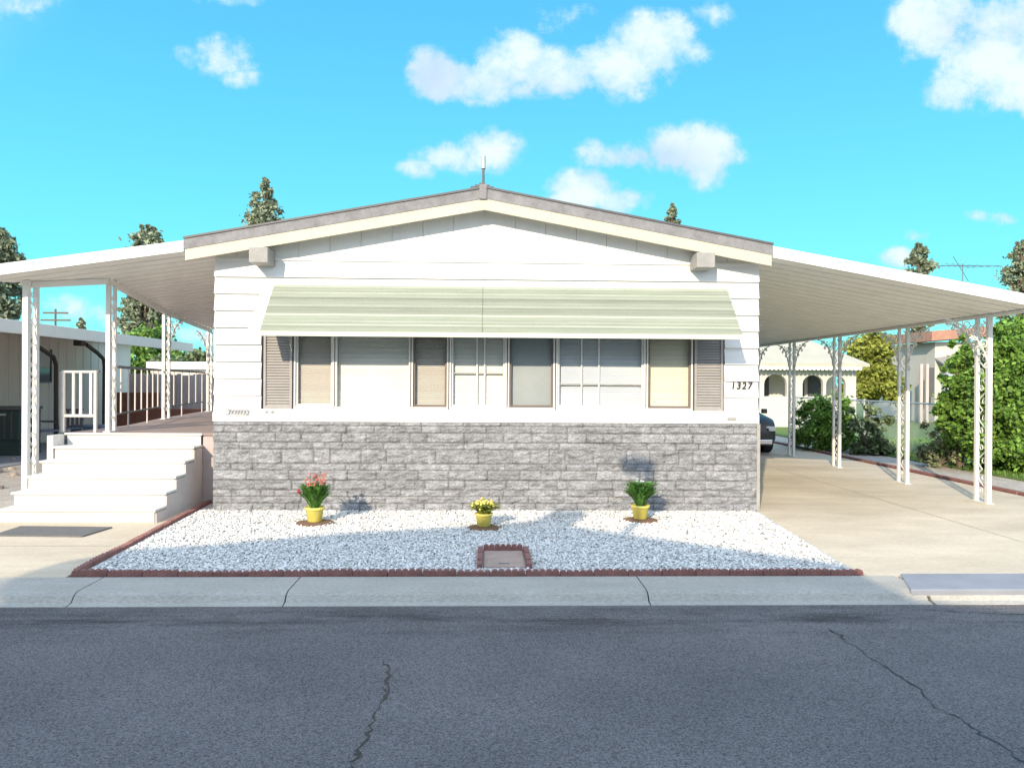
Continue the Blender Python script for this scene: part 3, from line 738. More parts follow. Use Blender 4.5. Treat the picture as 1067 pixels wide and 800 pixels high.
for A, B in (((ax(29,.32),.32),(L2[0],L2[1])),((L2[0],L2[1]),L3),(L3,L4)):
    za, zb = zl(A[0])-.004, zl(B[0])-.004
    dx, dy = B[0]-A[0], B[1]-A[1]; l_ = math.hypot(dx, dy); nx_, ny_ = -dy/l_*.025, dx/l_*.025
    bm_.add([(A[0]+nx_,A[1]+ny_,za-.08),(A[0]-nx_,A[1]-ny_,za-.08),(B[0]-nx_,B[1]-ny_,zb-.08),(B[0]+nx_,B[1]+ny_,zb-.08),
             (A[0]+nx_,A[1]+ny_,za),(A[0]-nx_,A[1]-ny_,za),(B[0]-nx_,B[1]-ny_,zb),(B[0]+nx_,B[1]+ny_,zb)], [(3,2,1,0),(4,5,6,7),(0,1,5,4),(1,2,6,5),(2,3,7,6),(3,0,4,7)])
bm_.build('edge_beam', M['alum'], pa)
c1 = atz(28, 515.5, .10)
xc = ax(27.5, .20)
column(pa, (xc, .20, .10), zl(xc)-.10-.005, .22, front=False, back=False, thick=.036)
column(pa, (L2[0], .78, DZ), zl(L2[0])-DZ-.085, .18, front=False, back=False, thick=.028)
column(pa, (L3[0], 4.5, DZ), zl(L3[0])-DZ-.085, .24, front=False, back=True)
column(pa, (L4[0]+.03, 8.3, DZ), zl(L4[0])-DZ-.085, .24, front=True, back=False)

# ------------------------------------------------------------------ porch deck, steps, railing
dk = thing('porch_deck', (-5, 4, 0), 'raised porch deck with pinkish grey sides between the steps and the house', 'porch deck')
MB().slab([(-5.86,.62),(-3.66,.62),(-3.66,9.2),(L4[0]-.2,9.2),(L3[0]-.12,4.6),(-5.86,2.4)], 0.02, DZ-.03).build('base_wall', M['deckside'], dk)
MB().slab([(-5.89,.585),(-3.65,.585),(-3.65,9.22),(L4[0]-.24,9.22),(L3[0]-.16,4.6),(-5.89,2.4)], DZ-.028, DZ).build('deck_floor', M['deck'], dk, bevel=.004)
st = thing('porch_steps', (-5.1, -.1, 0), 'wide flight of six white painted steps up to the porch', 'steps')
SY = [at(400, 400, 0).y]*0
ys6 = [-.90, -.60, -.30, .0, .30, .60]; rs = DZ/6
for k in range(6):
    y0_, y1_ = ys6[k], (ys6[k+1] if k < 5 else .612)
    z1_ = rs*(k+1)
    tr = MB().box(-5.86, -4.015, y0_, y1_-.001 if k < 5 else y1_, 0.0, z1_-.032)
    if k < 5: tr.box(-5.885, -3.99, y0_-.03, y1_+.0-.001, z1_-.030, z1_)
    else: tr.box(-5.885, -3.99, y0_-.03, .583, z1_-.030, z1_)
    tr.build('step', M['step'], st, bevel=.007)
MB().box(-5.97, -5.888, .3, .58, 0.1, DZ-.02).build('newel_block', M['iron'], st, bevel=.006)
sp_ = MB()
sp_.prism([(0,0)]*0 or [(-4.114,0),(-4.10,0),(-4.10,.01),(-4.114,.01)], -.9, .61)
# stepped cheek panel on the right side
ch = []
poly = [(-.88,0.0),(.61,0.0)]
for k in range(5, 0, -1): poly += [(ys6[k]+.01, rs*(k+1)-.04), (ys6[k]+.01, rs*k-.04)]
poly += [(-.88, rs-.04)]
n = len(poly); vs = [(-4.013,y,z) for y,z in poly]+[(-3.998,y,z) for y,z in poly]
MB().add(vs, [tuple(range(n)), tuple(range(2*n-1,n-1,-1))]+[(i,(i+1)%n,(i+1)%n+n,i+n) for i in range(n)]).build('cheek_panel', M['cheek'], st)

rl_ = thing('porch_railing', (-6, 4, DZ), 'dark railed porch railing with white balusters along the porch edge', 'railing')
def rail_run(A, B, z0, z1, nb, toprail=True):
    A, B = Vector((*A, 0)), Vector((*B, 0))
    t = MB(); t.tube([A+Vector((0,0,z1)), B+Vector((0,0,z1))], .021, 6); t.build('top_rail', M['dgrey'], rl_)
    t = MB(); t.tube([A+Vector((0,0,z0)), B+Vector((0,0,z0))], .014, 4); t.build('bottom_rail', M['dgrey'], rl_)
    for i in range(nb):
        p = A.lerp(B, (i+.5)/nb); ext = DZ if i % 3 == 1 else z0+.01
        MB().box(p.x-.010, p.x+.010, p.y-.010, p.y+.010, ext, z1-.018).build('baluster', M['railw'], rl_)
rail_run((L2[0]-.02,1.08), (L3[0]-.02,4.4), DZ+.24, DZ+.93, 7)
rail_run((L3[0]-.03,4.85), (L4[0],8.2), DZ+.24, DZ+.93, 5)
rail_run((L4[0]+.1,8.9), (-3.75,8.9), DZ+.24, DZ+.93, 8)
# white front panel of the railing (like a small gate)
gt = thing('porch_gate', (-5.8, .8, DZ), 'white framed gate panel standing at the top left of the steps', 'gate')
gA, gB = at(64, 450, .68), at(104, 452, .78)
g_ = MB(); zt_ = at(85, 386, .7).z; zm = at(85, 433, .7).z
def bar(mb, x0_, x1_, z0_, z1_, y=.70, d=.02): mb.box(x0_, x1_, y-d, y+d, z0_, z1_)
bar(g_, gA.x, gA.x+.04, DZ, zt_); bar(g_, gB.x-.04, gB.x, DZ, zt_); bar(g_, gA.x+.04, gB.x-.04, zt_-.035, zt_-.001); bar(g_, gA.x+.04, gB.x-.04, zm-.02, zm+.02)
g_.build('gate_frame', M['railw'], gt, bevel=.004)
for px in (77, 84.5, 95):
    x = at(px, 400, .7).x; b2 = MB(); bar(b2, x-.018, x+.018, zm+.02, zt_-.035, d=.014); b2.build('baluster', M['railw'], gt)
# dark handrail hook
hk = thing('handrail', (-6.1, .7, DZ), 'dark curved iron handrail post behind the gate panel on the porch', 'handrail')
MB().tube([at(64,450,.9),at(64,388,.9)], .022, 8).tube([at(64,388,.9), at(104,386.5,.9)], .018, 8).build('rail', M['dgrey'], hk)

# door mat
mp_ = [atz(22,548.5,.006), atz(117,549.5,.006), atz(86,559,.006), atz(-8,558,.006)]
tag(MB().slab([(p.x,p.y) for p in reversed(mp_)][::-1] if False else [(mp_[3].x,mp_[3].y),(mp_[2].x,mp_[2].y),(mp_[1].x,mp_[1].y),(mp_[0].x,mp_[0].y)], .002, .016).build('door_mat', M['mat_']), 'dark grey mat lying on the concrete before the bottom step', 'door mat')

# ------------------------------------------------------------------ potted plants
def leaf_blades(n, base, hgt, spread, w, droop=.3):
    V = []; F = []
    for i in range(n):
        a = random.uniform(0, 2*math.pi); l = hgt*random.uniform(.55, 1.0); s = spread*random.uniform(.2, 1)
        d = Vector((math.cos(a), math.sin(a), 0)); side = Vector((-math.sin(a), math.cos(a), 0)); b0 = Vector(base)+d*random.uniform(0,.04)
        pts = [b0, b0+d*s*.35+Vector((0,0,l*.55)), b0+d*s*.8+Vector((0,0,l*(.95-.1*droop))), b0+d*s*(1+droop*.4)+Vector((0,0,l*(1-droop*.25)))]
        ww = [w*.5, w, w*.75, .001]; k = len(V)
        for p, q in zip(pts, ww): V += [p+side*q, p-side*q]
        for j in range(3): F.append((k+2*j, k+2*j+1, k+2*j+3, k+2*j+2))
    mb = MB(); mb.add(V, F); return mb
def blob(mb, c, r):
    k = [(Vector(v)*r*random.uniform(.75,1.2)) for v in IV]; mb.add([Vector(c)+q for q in k], [tuple(f) for f in IF])
def pot(p, label, scale=1.0):
    t = thing('potted_plant', (p.x, p.y, .0), label, 'potted plant', 'yellow potted plants in the white gravel')
    r = .085*scale; h = .16*scale
    MB().lathe([(r*.72,.024),(r*.80,.03),(r*.98,h*.80),(r*1.02,h*.82),(r*1.10,h*.83),(r*1.13,h),(r*1.05,h),(r*.95,h*.9),(r*.2,h*.88)], (p.x,p.y,.012)).build('pot', M['pot'], t, smooth=True)
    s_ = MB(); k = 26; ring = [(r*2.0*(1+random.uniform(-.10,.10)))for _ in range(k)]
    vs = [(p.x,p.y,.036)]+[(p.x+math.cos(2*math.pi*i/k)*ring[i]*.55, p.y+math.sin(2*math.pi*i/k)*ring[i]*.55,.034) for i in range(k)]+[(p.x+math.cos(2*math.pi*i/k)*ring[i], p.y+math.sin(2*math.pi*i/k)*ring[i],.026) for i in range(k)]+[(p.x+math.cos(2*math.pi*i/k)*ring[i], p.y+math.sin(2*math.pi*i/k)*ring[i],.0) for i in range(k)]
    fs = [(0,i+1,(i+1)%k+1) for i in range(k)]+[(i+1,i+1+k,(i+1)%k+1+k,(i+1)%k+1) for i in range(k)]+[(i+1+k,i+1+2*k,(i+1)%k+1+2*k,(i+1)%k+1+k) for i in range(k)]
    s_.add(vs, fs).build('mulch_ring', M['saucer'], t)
    return t, h
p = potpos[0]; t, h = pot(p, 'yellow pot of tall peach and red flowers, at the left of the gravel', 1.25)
leaf_blades(380, (p.x,p.y,h-.02), .33, .21, .015).build('foliage', M['leafA'], t)
fl = MB(); stm = MB()
for i in range(26):
    a = random.uniform(0,6.28); s = random.uniform(.02,.14); c = Vector((p.x+math.cos(a)*s+.02, p.y+math.sin(a)*s, h+random.uniform(.24,.40)))
    stm.tube([(p.x+(c.x-p.x)*.3,p.y+(c.y-p.y)*.3,h), c], .003, 4)
    for j in range(4): blob(fl, c+Vector((random.gauss(0,.012),random.gauss(0,.012),random.gauss(0,.02))), .0115)
stm.build('stem', M['stem'], t); fl.build('blossom', M['pink'], t)
fr = MB(); c = Vector((p.x-.19, p.y, h+.19))
MB().tube([(p.x-.03,p.y,h),(p.x-.1,p.y,h+.16),c], .003, 4).build('stem', M['stem'], t)
for j in range(6): blob(fr, c+Vector((random.gauss(0,.012),random.gauss(0,.012),random.gauss(0,.012))), .014)
fr.build('blossom', M['red'], t)
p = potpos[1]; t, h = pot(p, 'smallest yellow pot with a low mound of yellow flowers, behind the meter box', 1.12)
leaf_blades(240, (p.x,p.y,h-.02), .16, .18, .016, .6).build('foliage', M['leafC'], t)
fl = MB()
for i in range(55):
    a = random.uniform(0,6.28); s = .15*math.sqrt(random.random()); c = Vector((p.x+math.cos(a)*s, p.y+math.sin(a)*s, h+.07+.09*(1-(s/.16)**2)+random.gauss(0,.012))); blob(fl, c, .014)
fl.build('blossom', M['yel'], t)
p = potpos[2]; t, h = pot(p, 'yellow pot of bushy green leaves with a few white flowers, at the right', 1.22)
leaf_blades(560, (p.x,p.y,h-.03), .36, .22, .016, .35).build('foliage', M['leafA'], t)
fl = MB()
for i in range(7):
    a = random.uniform(0,6.28); s = random.uniform(.03,.1); blob(fl, (p.x+math.cos(a)*s+.02, p.y+math.sin(a)*s-.03, h+random.uniform(.22,.34)), .016)
fl.build('blossom', M['whitep'], t)

# ------------------------------------------------------------------ vegetation builder
def foliage(name, clumps, per, leaf, material, parent, flat=.5, elong=1.6):
    cs = np.array([c[:3] for c in clumps]); rs_ = np.array([c[3] for c in clumps]); n = len(cs)*per
    idx = np.repeat(np.arange(len(cs)), per)
    d = rng.normal(0,1,(n,3)); d /= np.linalg.norm(d,axis=1)[:,None]; rad = np.abs(rng.normal(0,.62,n))+.12
    ctr = cs[idx]+d*rad[:,None]*rs_[idx][:,None]*np.array([1,1,.85])
    nrm = rng.normal(0,1,(n,3))+d*.6+np.array([0,0,.4]); nrm /= np.linalg.norm(nrm,axis=1)[:,None]
    a = np.cross(nrm, rng.normal(0,1,(n,3))); a /= np.linalg.norm(a,axis=1)[:,None]; b_ = np.cross(nrm, a)
    s = leaf*rng.uniform(.6,1.35,n)[:,None]; a = a*s*elong*.5; b_ = b_*s*.5
    P = np.stack([ctr-a, ctr+b_*.9-a*.1, ctr+a, ctr-b_*.9-a*.1], 1).reshape(-1,3)
    F = np.arange(4*n).reshape(-1,4)
    return npmesh(name, P, F, material, parent)
def limbs(name, base, targets, r0, material, parent):
    mb = MB()
    top = max(targets, key=lambda t: t[2])
    mb.tube([base, (base[0]*.6+top[0]*.4, base[1]*.6+top[1]*.4, base[2]+(top[2]-base[2])*.5), (top[0],top[1],top[2])], r0, 8, r0*.25)
    for t in targets:
        h0 = base[2]+(t[2]-base[2])*random.uniform(.25,.6); f_ = (h0-base[2])/max(.1,(top[2]-base[2]))
        s0 = (base[0]+(top[0]-base[0])*f_, base[1]+(top[1]-base[1])*f_, h0)
        mid = ((s0[0]+t[0])/2, (s0[1]+t[1])/2, (s0[2]+t[2])/2+.05*abs(t[2]-s0[2])); mb.tube([s0, mid, t[:3]], r0*.38, 5, r0*.08)
    return mb.build(name, material, parent)
def bush(name, label, cat, loc, size, nclump, per, leaf, material, group=None, z0=.02, seed=1, floor=.05):
    rr = random.Random(seed); t = thing(name, loc, label, cat, group)
    cl = []; per = int(per*.62)
    for i in range(int(nclump*1.9)):
        while True:
            a, b_, c = rr.uniform(-1,1), rr.uniform(-1,1), rr.uniform(floor,1)
            if a*a+b_*b_+max(0,(c-.35)/.65)**2 < 1: break
        cl.append((loc[0]+a*size[0], loc[1]+b_*size[1], loc[2]+c*size[2], rr.uniform(.06,.22)*min(size[0]*1.6, size[2])))
        if rr.random() < .3: k = rr.uniform(1.04, 1.16); q_ = cl[-1]; cl[-1] = (loc[0]+(q_[0]-loc[0])*k, loc[1]+(q_[1]-loc[1])*k, loc[2]+(q_[2]-loc[2])*(k if c > .5 else 1), q_[3]*.6)
    foliage('foliage', cl, per, leaf, material, t)
    limbs('trunk', (loc[0],loc[1],loc[2]-.15), rr.sample(cl, min(10,len(cl))), .05*size[2]**.5, M['bark'], t)
    return t
def tall_tree(label, px, ytop, wpx, D, material, zlow, seed, leaf=.17, per=110, nc=46, group='tall narrow trees beyond the houses', name='tree', jag=.75):
    rr = random.Random(seed); Y = D-10.3; top = at(px, ytop, Y); wd = wpx*D/800/2
    base = (top.x, Y, -.1); t = thing(name, base, label, 'tree', group)
    cl = []; hgt = top.z-zlow
    nc = int(nc*2.6)
    for i in range(nc):
        u = (i+rr.random())/nc; z = zlow+hgt*u; r = 1.12*wd*min(1, (1.02-u)*4.6)**.75*(.6+.4*min(1,u*4)) * rr.uniform(jag, 1.12)
        a = rr.uniform(0,6.28); s = rr.uniform(.1,1)**.6*.95*r; cl.append((top.x+math.cos(a)*s, Y+math.sin(a)*s, z, r*rr.uniform(.14,.36)))
    foliage('crown', cl, per, leaf, material, t)
    limbs('trunk', base, rr.sample(cl, min(16,len(cl)))+[cl[-1]], .02*top.z, M['bark'], t)
    return t
tall_tree('tall leafy tree cut off by the left edge of the photo', 0, 238, 42, 42, M['leafE'], 3.0, 11, nc=60)
tall_tree('tall tree rising behind the porch awning at the left', 152, 236, 46, 44, M['leafE'], 3.6, 12, nc=60)
tall_tree('tall tree rising just above the left slope of the roof', 276, 187, 38, 50, M['leafE'], 5, 13, nc=60)
tall_tree('tiny treetop showing above the right slope of the roof', 701, 213, 15, 70, M['leafE'], 12, 14, leaf=.22, nc=24)
tall_tree('narrow pointed tree above the carport roof, left of the television antenna', 958, 254, 24, 72, M['leafE'], 6, 15, leaf=.26, nc=50)
tall_tree('tall tree at the right edge of the photo above the carport roof', 1064, 252, 34, 58, M['leafE'], 4, 16, nc=60)
tall_tree('small distant palm like treetop near the utility pole', 85, 332, 8, 75, M['leafE'], 5, 17, leaf=.2, nc=14)
bush('tree', 'bright yellow green tree behind the neighbour roof and porch column', 'tree', (at(152,380,26).x,26,0), (1.7,1.5,at(152,342,26).z), 30, 420, .16, M['leafB'], seed=21, floor=.35)
bush('shrub', 'dark hedge behind the white shed at the back left', 'shrub', (at(200,380,24).x,24,0), (2.2,1.0,at(200,366,24).z), 34, 300, .13, M['leafD'], seed=22, floor=.3)

# right side greenery
def gbush(px, pybase, ptop, wpx, mat_, label, name='shrub', cat='shrub', nc=36, per=260, leaf=.07, seed=1, depth=None, floor=.03, group=None, z=.02):
    q = atz(px, pybase, z); h = at(px, ptop, q.y).z-z; w = wpx*(q.y+10.3)/800/2
    return bush(name, label, cat, (q.x, q.y+ (depth or w)*.5, z), (w, depth or w, h*.93), nc, per, leaf, mat_, seed=seed, floor=floor, group=group)
gbush(868, 469, 408, 66, M['leafB'], 'green shrub beside the second column back, with the arched house behind', seed=31, nc=44, per=300, leaf=.06)
gbush(912, 473, 418, 44, M['leafD'], 'olive shrub against the chain link fence', seed=32, nc=26)
gbush(912, 440, 337, 62, M['leafC'], 'yellow green tree between the arched house and the red roofed house', name='tree', cat='tree', seed=33, nc=60, per=420, leaf=.13, floor=.25)
gbush(1008, 488, 346, 46, M['leafB'], 'tall green tree with dense leaves just left of the front column', name='tree', cat='tree', seed=34, nc=66, per=620, leaf=.066, floor=.16)
gbush(1070, 493, 322, 90, M['leafB'], 'large dense leafy tree behind the front column at the right edge', name='tree', cat='tree', seed=35, nc=120, per=760, leaf=.066, floor=.03)
gbush(985, 486, 432, 40, M['leafF'], 'dull sage shrub below the trees by the chain link fence', seed=36, nc=24, per=240, leaf=.05)
gbush(845, 462, 430, 24, M['leafF'], 'low dry shrub in front of the arched house', seed=37, nc=12, per=160, leaf=.06)
gr = MB()
tag(npmesh('grass', *(lambda n: ((lambda x, y, a, h, w: (np.stack([np.stack([x-np.cos(a)*w, y-np.sin(a)*w, np.full(n,.018)],1), np.stack([x+np.cos(a)*w, y+np.sin(a)*w, np.full(n,.018)],1), np.stack([x+rng.normal(0,.02,n), y+rng.normal(0,.02,n), .018+h],1)],1).reshape(-1,3), np.arange(3*n).reshape(-1,3)))(rng.uniform(9.72,14,n), rng.uniform(1,14,n), rng.uniform(0,6.28,n), rng.uniform(.03,.09,n), .008)))(26000), M['leafB']), 'short green grass of the lawn beyond the driveway verge', 'grass', kind='stuff')

# verge edging along the right driveway (brown)
vz = None
for i in range(34):
    y = -3.4+i*.62+.02
    if i == 0:
        vz = MB().box(-.055, .055, 0, .60, -.02, .05).build('kerb_block', M['edge'], bevel=.012); o = vz
    else: o = vz.copy(); col.objects.link(o)
    o.location = (8.42+random.uniform(-.01,.01), y, 0); o.rotation_euler.z = random.uniform(-.012,.012)
    tag(o, 'low brown edging block in the line along the right of the driveway', 'edging block', 'brown edging blocks along the right driveway')

# chain link fence
cf = thing('chain_link_fence', (10.5, 8, 0), 'low chain link fence beyond the carport verge', 'fence')
fx = 10.45; fy0, fy1, fh = 4.6, 15.4, 1.28
wire = MB(); s = .085; 
k = 0; yy = fy0-fh
while yy < fy1:
    for sg in (1, -1):
        a0_ = yy if sg > 0 else yy+fh; z0_, z1_ = .05, fh
        pa_ = (fx, a0_, z0_); pb_ = (fx, a0_+sg*fh, z1_)
        # clip in y
        ya, yb2 = pa_[1], pb_[1]
        def clip(yv): return max(fy0, min(fy1, yv))
        ca, cb = clip(ya), clip(yb2)
        if abs(ca-cb) > .02:
            ta, tb = (ca-ya)/(yb2-ya), (cb-ya)/(yb2-ya)
            wire.tube([(fx, ca, z0_+(z1_-z0_)*ta), (fx, cb, z0_+(z1_-z0_)*tb)], .0032, 3, cap=False)
    yy += s
wire.build('wire_mesh', M['galv'], cf)
MB().tube([(fx,fy0,fh),(fx,fy1,fh)], .02, 8).build('top_rail', M['galv'], cf)
for y in (fy0, at(0,0,0).y+0 if False else 6.35, 8.5, 10.7, 12.9, fy1): MB().tube([(fx,y,-.1),(fx,y,fh+.05)], .03, 8).build('post', M['galv'], cf)

# ------------------------------------------------------------------ houses on the right
def arch_house():
    Y = 20.0
    t = thing('arched_house', (13, Y+3, 0), 'white house with an arched porch and pale hipped roof behind the carport', 'house')
    xa, xb = at(780,400,Y).x, at(892,400,Y).x; ze = at(840,379,Y).z; zt = at(845,343,Y+3).z
    zb_ = at(840,413,Y).z
    centers = [at(px,400,Y).x for px in (808, 847, 871)]
    hw = [.46, .42, .40]; z_sp = at(840,400,Y).z
    # arcade wall
    w = MB(); seq = sorted(zip(centers, hw)); x = xa
    for c, h_ in seq:
        w.box(x, c-h_, Y, Y+.2, zb_, ze); x = c+h_
        n = 10; zarc = [(c+math.cos(a)*h_, z_sp+math.sin(a)*h_*.85) for a in np.linspace(math.pi, 0, n)]
        pr = [(c-h_, ze)]+[(c-h_, z_sp)]+zarc[1:-1]+[(c+h_, z_sp), (c+h_, ze)]
        for i in range(len(zarc)-1):
            (x0_, z0_), (x1_, z1_) = zarc[i], zarc[i+1]
            w.prism([(x0_,z0_),(x1_,z1_),(x1_,ze),(x0_,ze)], Y, Y+.2)
    w.box(x, xb, Y, Y+.2, zb_, ze); w.build('arcade', M['stucco'], t)
    MB().box(xa, xb, Y-.02, Y+.22, -.1, zb_-.002).build('low_wall', M['stucco'], t)
    MB().box(xa, xb, Y+1.8, Y+7, -.1, ze).build('wall', M['nbwall'], t)
    for c in centers: MB().box(c-.38, c+.38, Y+1.74, Y+1.79, .9, 2.1).build('window', M['dgrey'], t)
    zz_ = ze+.0; x0_, x1_ = xa-.4, xb+.3; xm = (x0_+x1_)/2
    rf = MB().add([(x0_,Y-.5,zz_),(x1_,Y-.5,zz_),(x1_,Y+7.5,zz_),(x0_,Y+7.5,zz_),(xm-.3,Y+3,zt),(xm+.3,Y+3,zt),(x0_,Y-.5,zz_-.12),(x1_,Y-.5,zz_-.12),(x1_,Y+7.5,zz_-.12),(x0_,Y+7.5,zz_-.12)],
        [(0,1,5,4),(1,2,5),(2,3,4,5),(3,0,4),(6,7,1,0),(7,8,2,1),(8,9,3,2),(9,6,0,3),(9,8,7,6)]); rf.build('roof', M['paler'], t)
    v = MB(); n = 26
    for i in range(n):
        c = xa+(xb-xa)*(i+.5)/n; hw_ = (xb-xa)/n*.46; v.prism([(c-hw_,zz_-.12),(c-hw_,zz_-.2)]+[(c-math.cos(a)*hw_, zz_-.2-math.sin(a)*.07) for a in np.linspace(.3, 2.84, 5)]+[(c+hw_,zz_-.2),(c+hw_,zz_-.12)], Y-.5, Y-.48)
    v.build('scalloped_valance', M['trim'], t)
arch_house()
def red_house():
    Y = 24.0; t = thing('red_roofed_house', (at(985,400,Y).x, Y+3, 0), 'white house with a red roof edge between the yellow tree and the green tree', 'house')
    xa, xb = at(974,380,Y).x, at(1090,380,Y).x
    zt, zb_ = at(985,346,Y).z, at(985,356,Y).z; zc = at(985,373,Y).z
    MB().add([(xa-.5,Y-.6,zb_),(xb,Y-.6,zb_+.5),(xb,Y+6,zb_+.5),(xa-.5,Y+6,zb_),(xa-.5,Y-.6,zt),(xb,Y-.6,zt+.5),(xb,Y+6,zt+.5),(xa-.5,Y+6,zt)],
             [(3,2,1,0),(4,5,6,7),(0,1,5,4),(1,2,6,5),(2,3,7,6),(3,0,4,7)]).build('roof', M['redroof'], t)
    MB().box(xa, xb, Y, Y+6, -.1, zb_-.01).build('wall', M['stucco'], t)
    MB().box(xa+.3, at(1005,390,Y).x, Y-.4, Y-.02, -.1, zc-.3).build('lean_to', M['bluewall'], t)
    MB().add([(xa,Y-.9,zc-.35),(at(1010,390,Y).x,Y-.9,zc-.1),(at(1010,390,Y).x,Y-.01,zc+.25),(xa,Y-.01,zc),(xa,Y-.9,zc-.42),(at(1010,390,Y).x,Y-.9,zc-.17),(at(1010,390,Y).x,Y-.01,zc+.18),(xa,Y-.01,zc-.07)],
             [(0,1,2,3),(7,6,5,4),(0,4,5,1),(1,5,6,2),(2,6,7,3),(3,7,4,0)]).build('lean_to_roof', M['beam'], t)
    for px in (948, 954): x = at(px,390,Y).x; MB().box(x-.06, x+.06, Y-.95, Y-.83, -.1, zc-.3).build('porch_post', M['fencew'], t)
    x = at(963,390,Y).x; MB().box(x-.2, x+.2, Y-.45, Y-.41, 1.2, zc-.45).build('window', M['dgrey'], t)
    # rooftop of antenna
    return t
red_house()
# television antenna
Y = 27.0; am = at(1003, 277, Y)
ta = thing('television_antenna', (am.x, Y, 3.6), 'long spiky television antenna on a mast above the carport roof', 'antenna')
MB().tube([(am.x,Y,3.4),(am.x,Y,am.z+.1)], .02, 8).build('mast', M['dgrey'], ta)
e0, e1 = at(976,277,Y), at(1044,277.5,Y); MB().tube([e0, e1], .018, 6).build('boom', M['dgrey'], ta)
el = MB()
for i, (px, l) in enumerate([(978,.5),(985,.45),(991,.5),(997,1.5),(1003,1.3),(1009,1.1),(1016,.9),(1023,.7),(1031,.5),(1040,.45)]):
    q = at(px, 277, Y); el.tube([(q.x-.12*l, q.y-l*.9, q.z-.22*l), q, (q.x+.12*l, q.y+l*.9, q.z+.22*l)], .009, 4)
    el.tube([(q.x-.2*l,q.y,q.z-.32*l),(q.x+.2*l,q.y,q.z+.32*l)], .008, 4)
el.tube([at(993,262+5,Y), at(1009,293,Y)], .014, 4); el.build('element', M['dgrey'], ta)

# ------------------------------------------------------------------ dark car under the carport
def car():
    cx, y0_ = at(807.5,440,8.5).x-.91, 8.1; t = thing('parked_car', (cx, y0_+2.2, 0), 'dark car parked under the carport beside the white home', 'car')
    # cross-sections along y (front at y0_): (y, half width, z bottom, z belt, half width top, z top)
    sec = [(0,.62,.34,.66,.55,.68),(.08,.80,.24,.74,.70,.80),(.35,.88,.2,.82,.80,.90),(1.0,.90,.2,.90,.82,.98),(1.25,.91,.2,.94,.80,1.02),(1.85,.91,.2,.95,.66,1.40),(2.3,.91,.2,.95,.63,1.46),(3.0,.91,.2,.95,.63,1.44),(3.6,.90,.2,.96,.70,1.15),(4.1,.86,.22,.92,.74,.98),(4.35,.72,.34,.8,.6,.84)]
    V = []; F = []
    for (y, hw, zb_, zm_, ht, zt) in sec:
        V += [(cx-hw*.9,y0_+y,zb_),(cx-hw,y0_+y,zb_+.15),(cx-hw,y0_+y,zm_-.08),(cx-hw*.97,y0_+y,zm_),(cx-ht,y0_+y,zt-.03),(cx-ht*.8,y0_+y,zt),(cx+ht*.8,y0_+y,zt),(cx+ht,y0_+y,zt-.03),(cx+hw*.97,y0_+y,zm_),(cx+hw,y0_+y,zm_-.08),(cx+hw,y0_+y,zb_+.15),(cx+hw*.9,y0_+y,zb_)]
    for i in range(len(sec)-1):
        for j in range(12): a = i*12+j; b_ = i*12+(j+1)%12; F.append((a,b_,b_+12,a+12))
    F += [tuple(range(11,-1,-1)), tuple((len(sec)-1)*12+j for j in range(12))]
    MB().add(V, F).build('body', M['carp'], t, smooth=True, bevel=0)
    MB().add([(cx-.72,y0_+1.27,1.03),(cx+.72,y0_+1.27,1.03),(cx+.60,y0_+1.83,1.385),(cx-.60,y0_+1.83,1.385),(cx-.72,y0_+1.25,1.02),(cx+.72,y0_+1.25,1.02)], [(0,1,2,3),(0,4,5,1)]).build('windscreen', M['carg'], t)
    for sx in (-1, 1):
        for wy in (.85, 3.5):
            w = MB(); 
            pts = [(cx+sx*.72, y0_+wy, .32), (cx+sx*.93, y0_+wy, .32)]
            w.tube(pts, .32, 20); wo_ = w.build('wheel', M['tyre'], t); MB().tube([(cx+sx*.92,y0_+wy,.32),(cx+sx*.94,y0_+wy,.32)], .2, 16).build('rim', M['chrome'], wo_)
        MB().box(cx+sx*.66-.12, cx+sx*.66+.12, y0_-.0, y0_+.14, .58, .70).build('headlight', M['tail'], t, bevel=.02)
        MB().box(cx+sx*1.0-.07, cx+sx*1.0+.07, y0_+1.35, y0_+1.45, .96, 1.08).build('mirror', M['carp'], t, bevel=.02)
    MB().box(cx-.42, cx+.42, y0_-.015, y0_+.06, .40, .58).build('grille', M['black'], t, bevel=.01)
    MB().box(cx-.7, cx+.7, y0_-.03, y0_+.1, .26, .38).build('bumper', M['chrome'], t, bevel=.02)
    MB().box(cx-.24, cx+.24, y0_-.045, y0_-.032, .36, .46).build('licence_plate', M['trim'], t)
car()

# ------------------------------------------------------------------ left neighbour
NX = -11.4
nb = thing('neighbour_home', (NX-3, 8, 0), 'beige home with a long white awning edge beyond the left porch', 'house')
ye = (lambda px: None)
wy1 = CAM.y+ (0)                                  # where the wall ends, seen at px 136
d = ray(136, 400); yend = CAM.y + d.y*(NX/d.x)
MB().box(NX-6, NX, -1.0, yend, .1, 2.95).build('wall', M['nbwall'], nb)
g_ = MB()
for i in range(34):
    y = -.9+i*.42
    if y < yend-.05: g_.box(NX, NX+.012, y, y+.025, .12, 2.93)
g_.build('wall_batten', M['nbwall'], nb)
ex = -8.6; d = ray(0, 333); ztp = CAM.z + d.z*(ex/d.x); d2 = ray(0, 346); zbt = CAM.z+d2.z*(ex/d2.x)
MB().prism([(NX,zbt+.24),(ex,zbt+.06),(ex,ztp),(NX,ztp+.2)], -1.2, 12.2).build('awning', M['nbroof'], nb)
MB().box(ex, ex+.05, -1.25, 12.25, zbt, ztp+.02).build('awning_fascia', M['nbroof'], nb, bevel=.01)
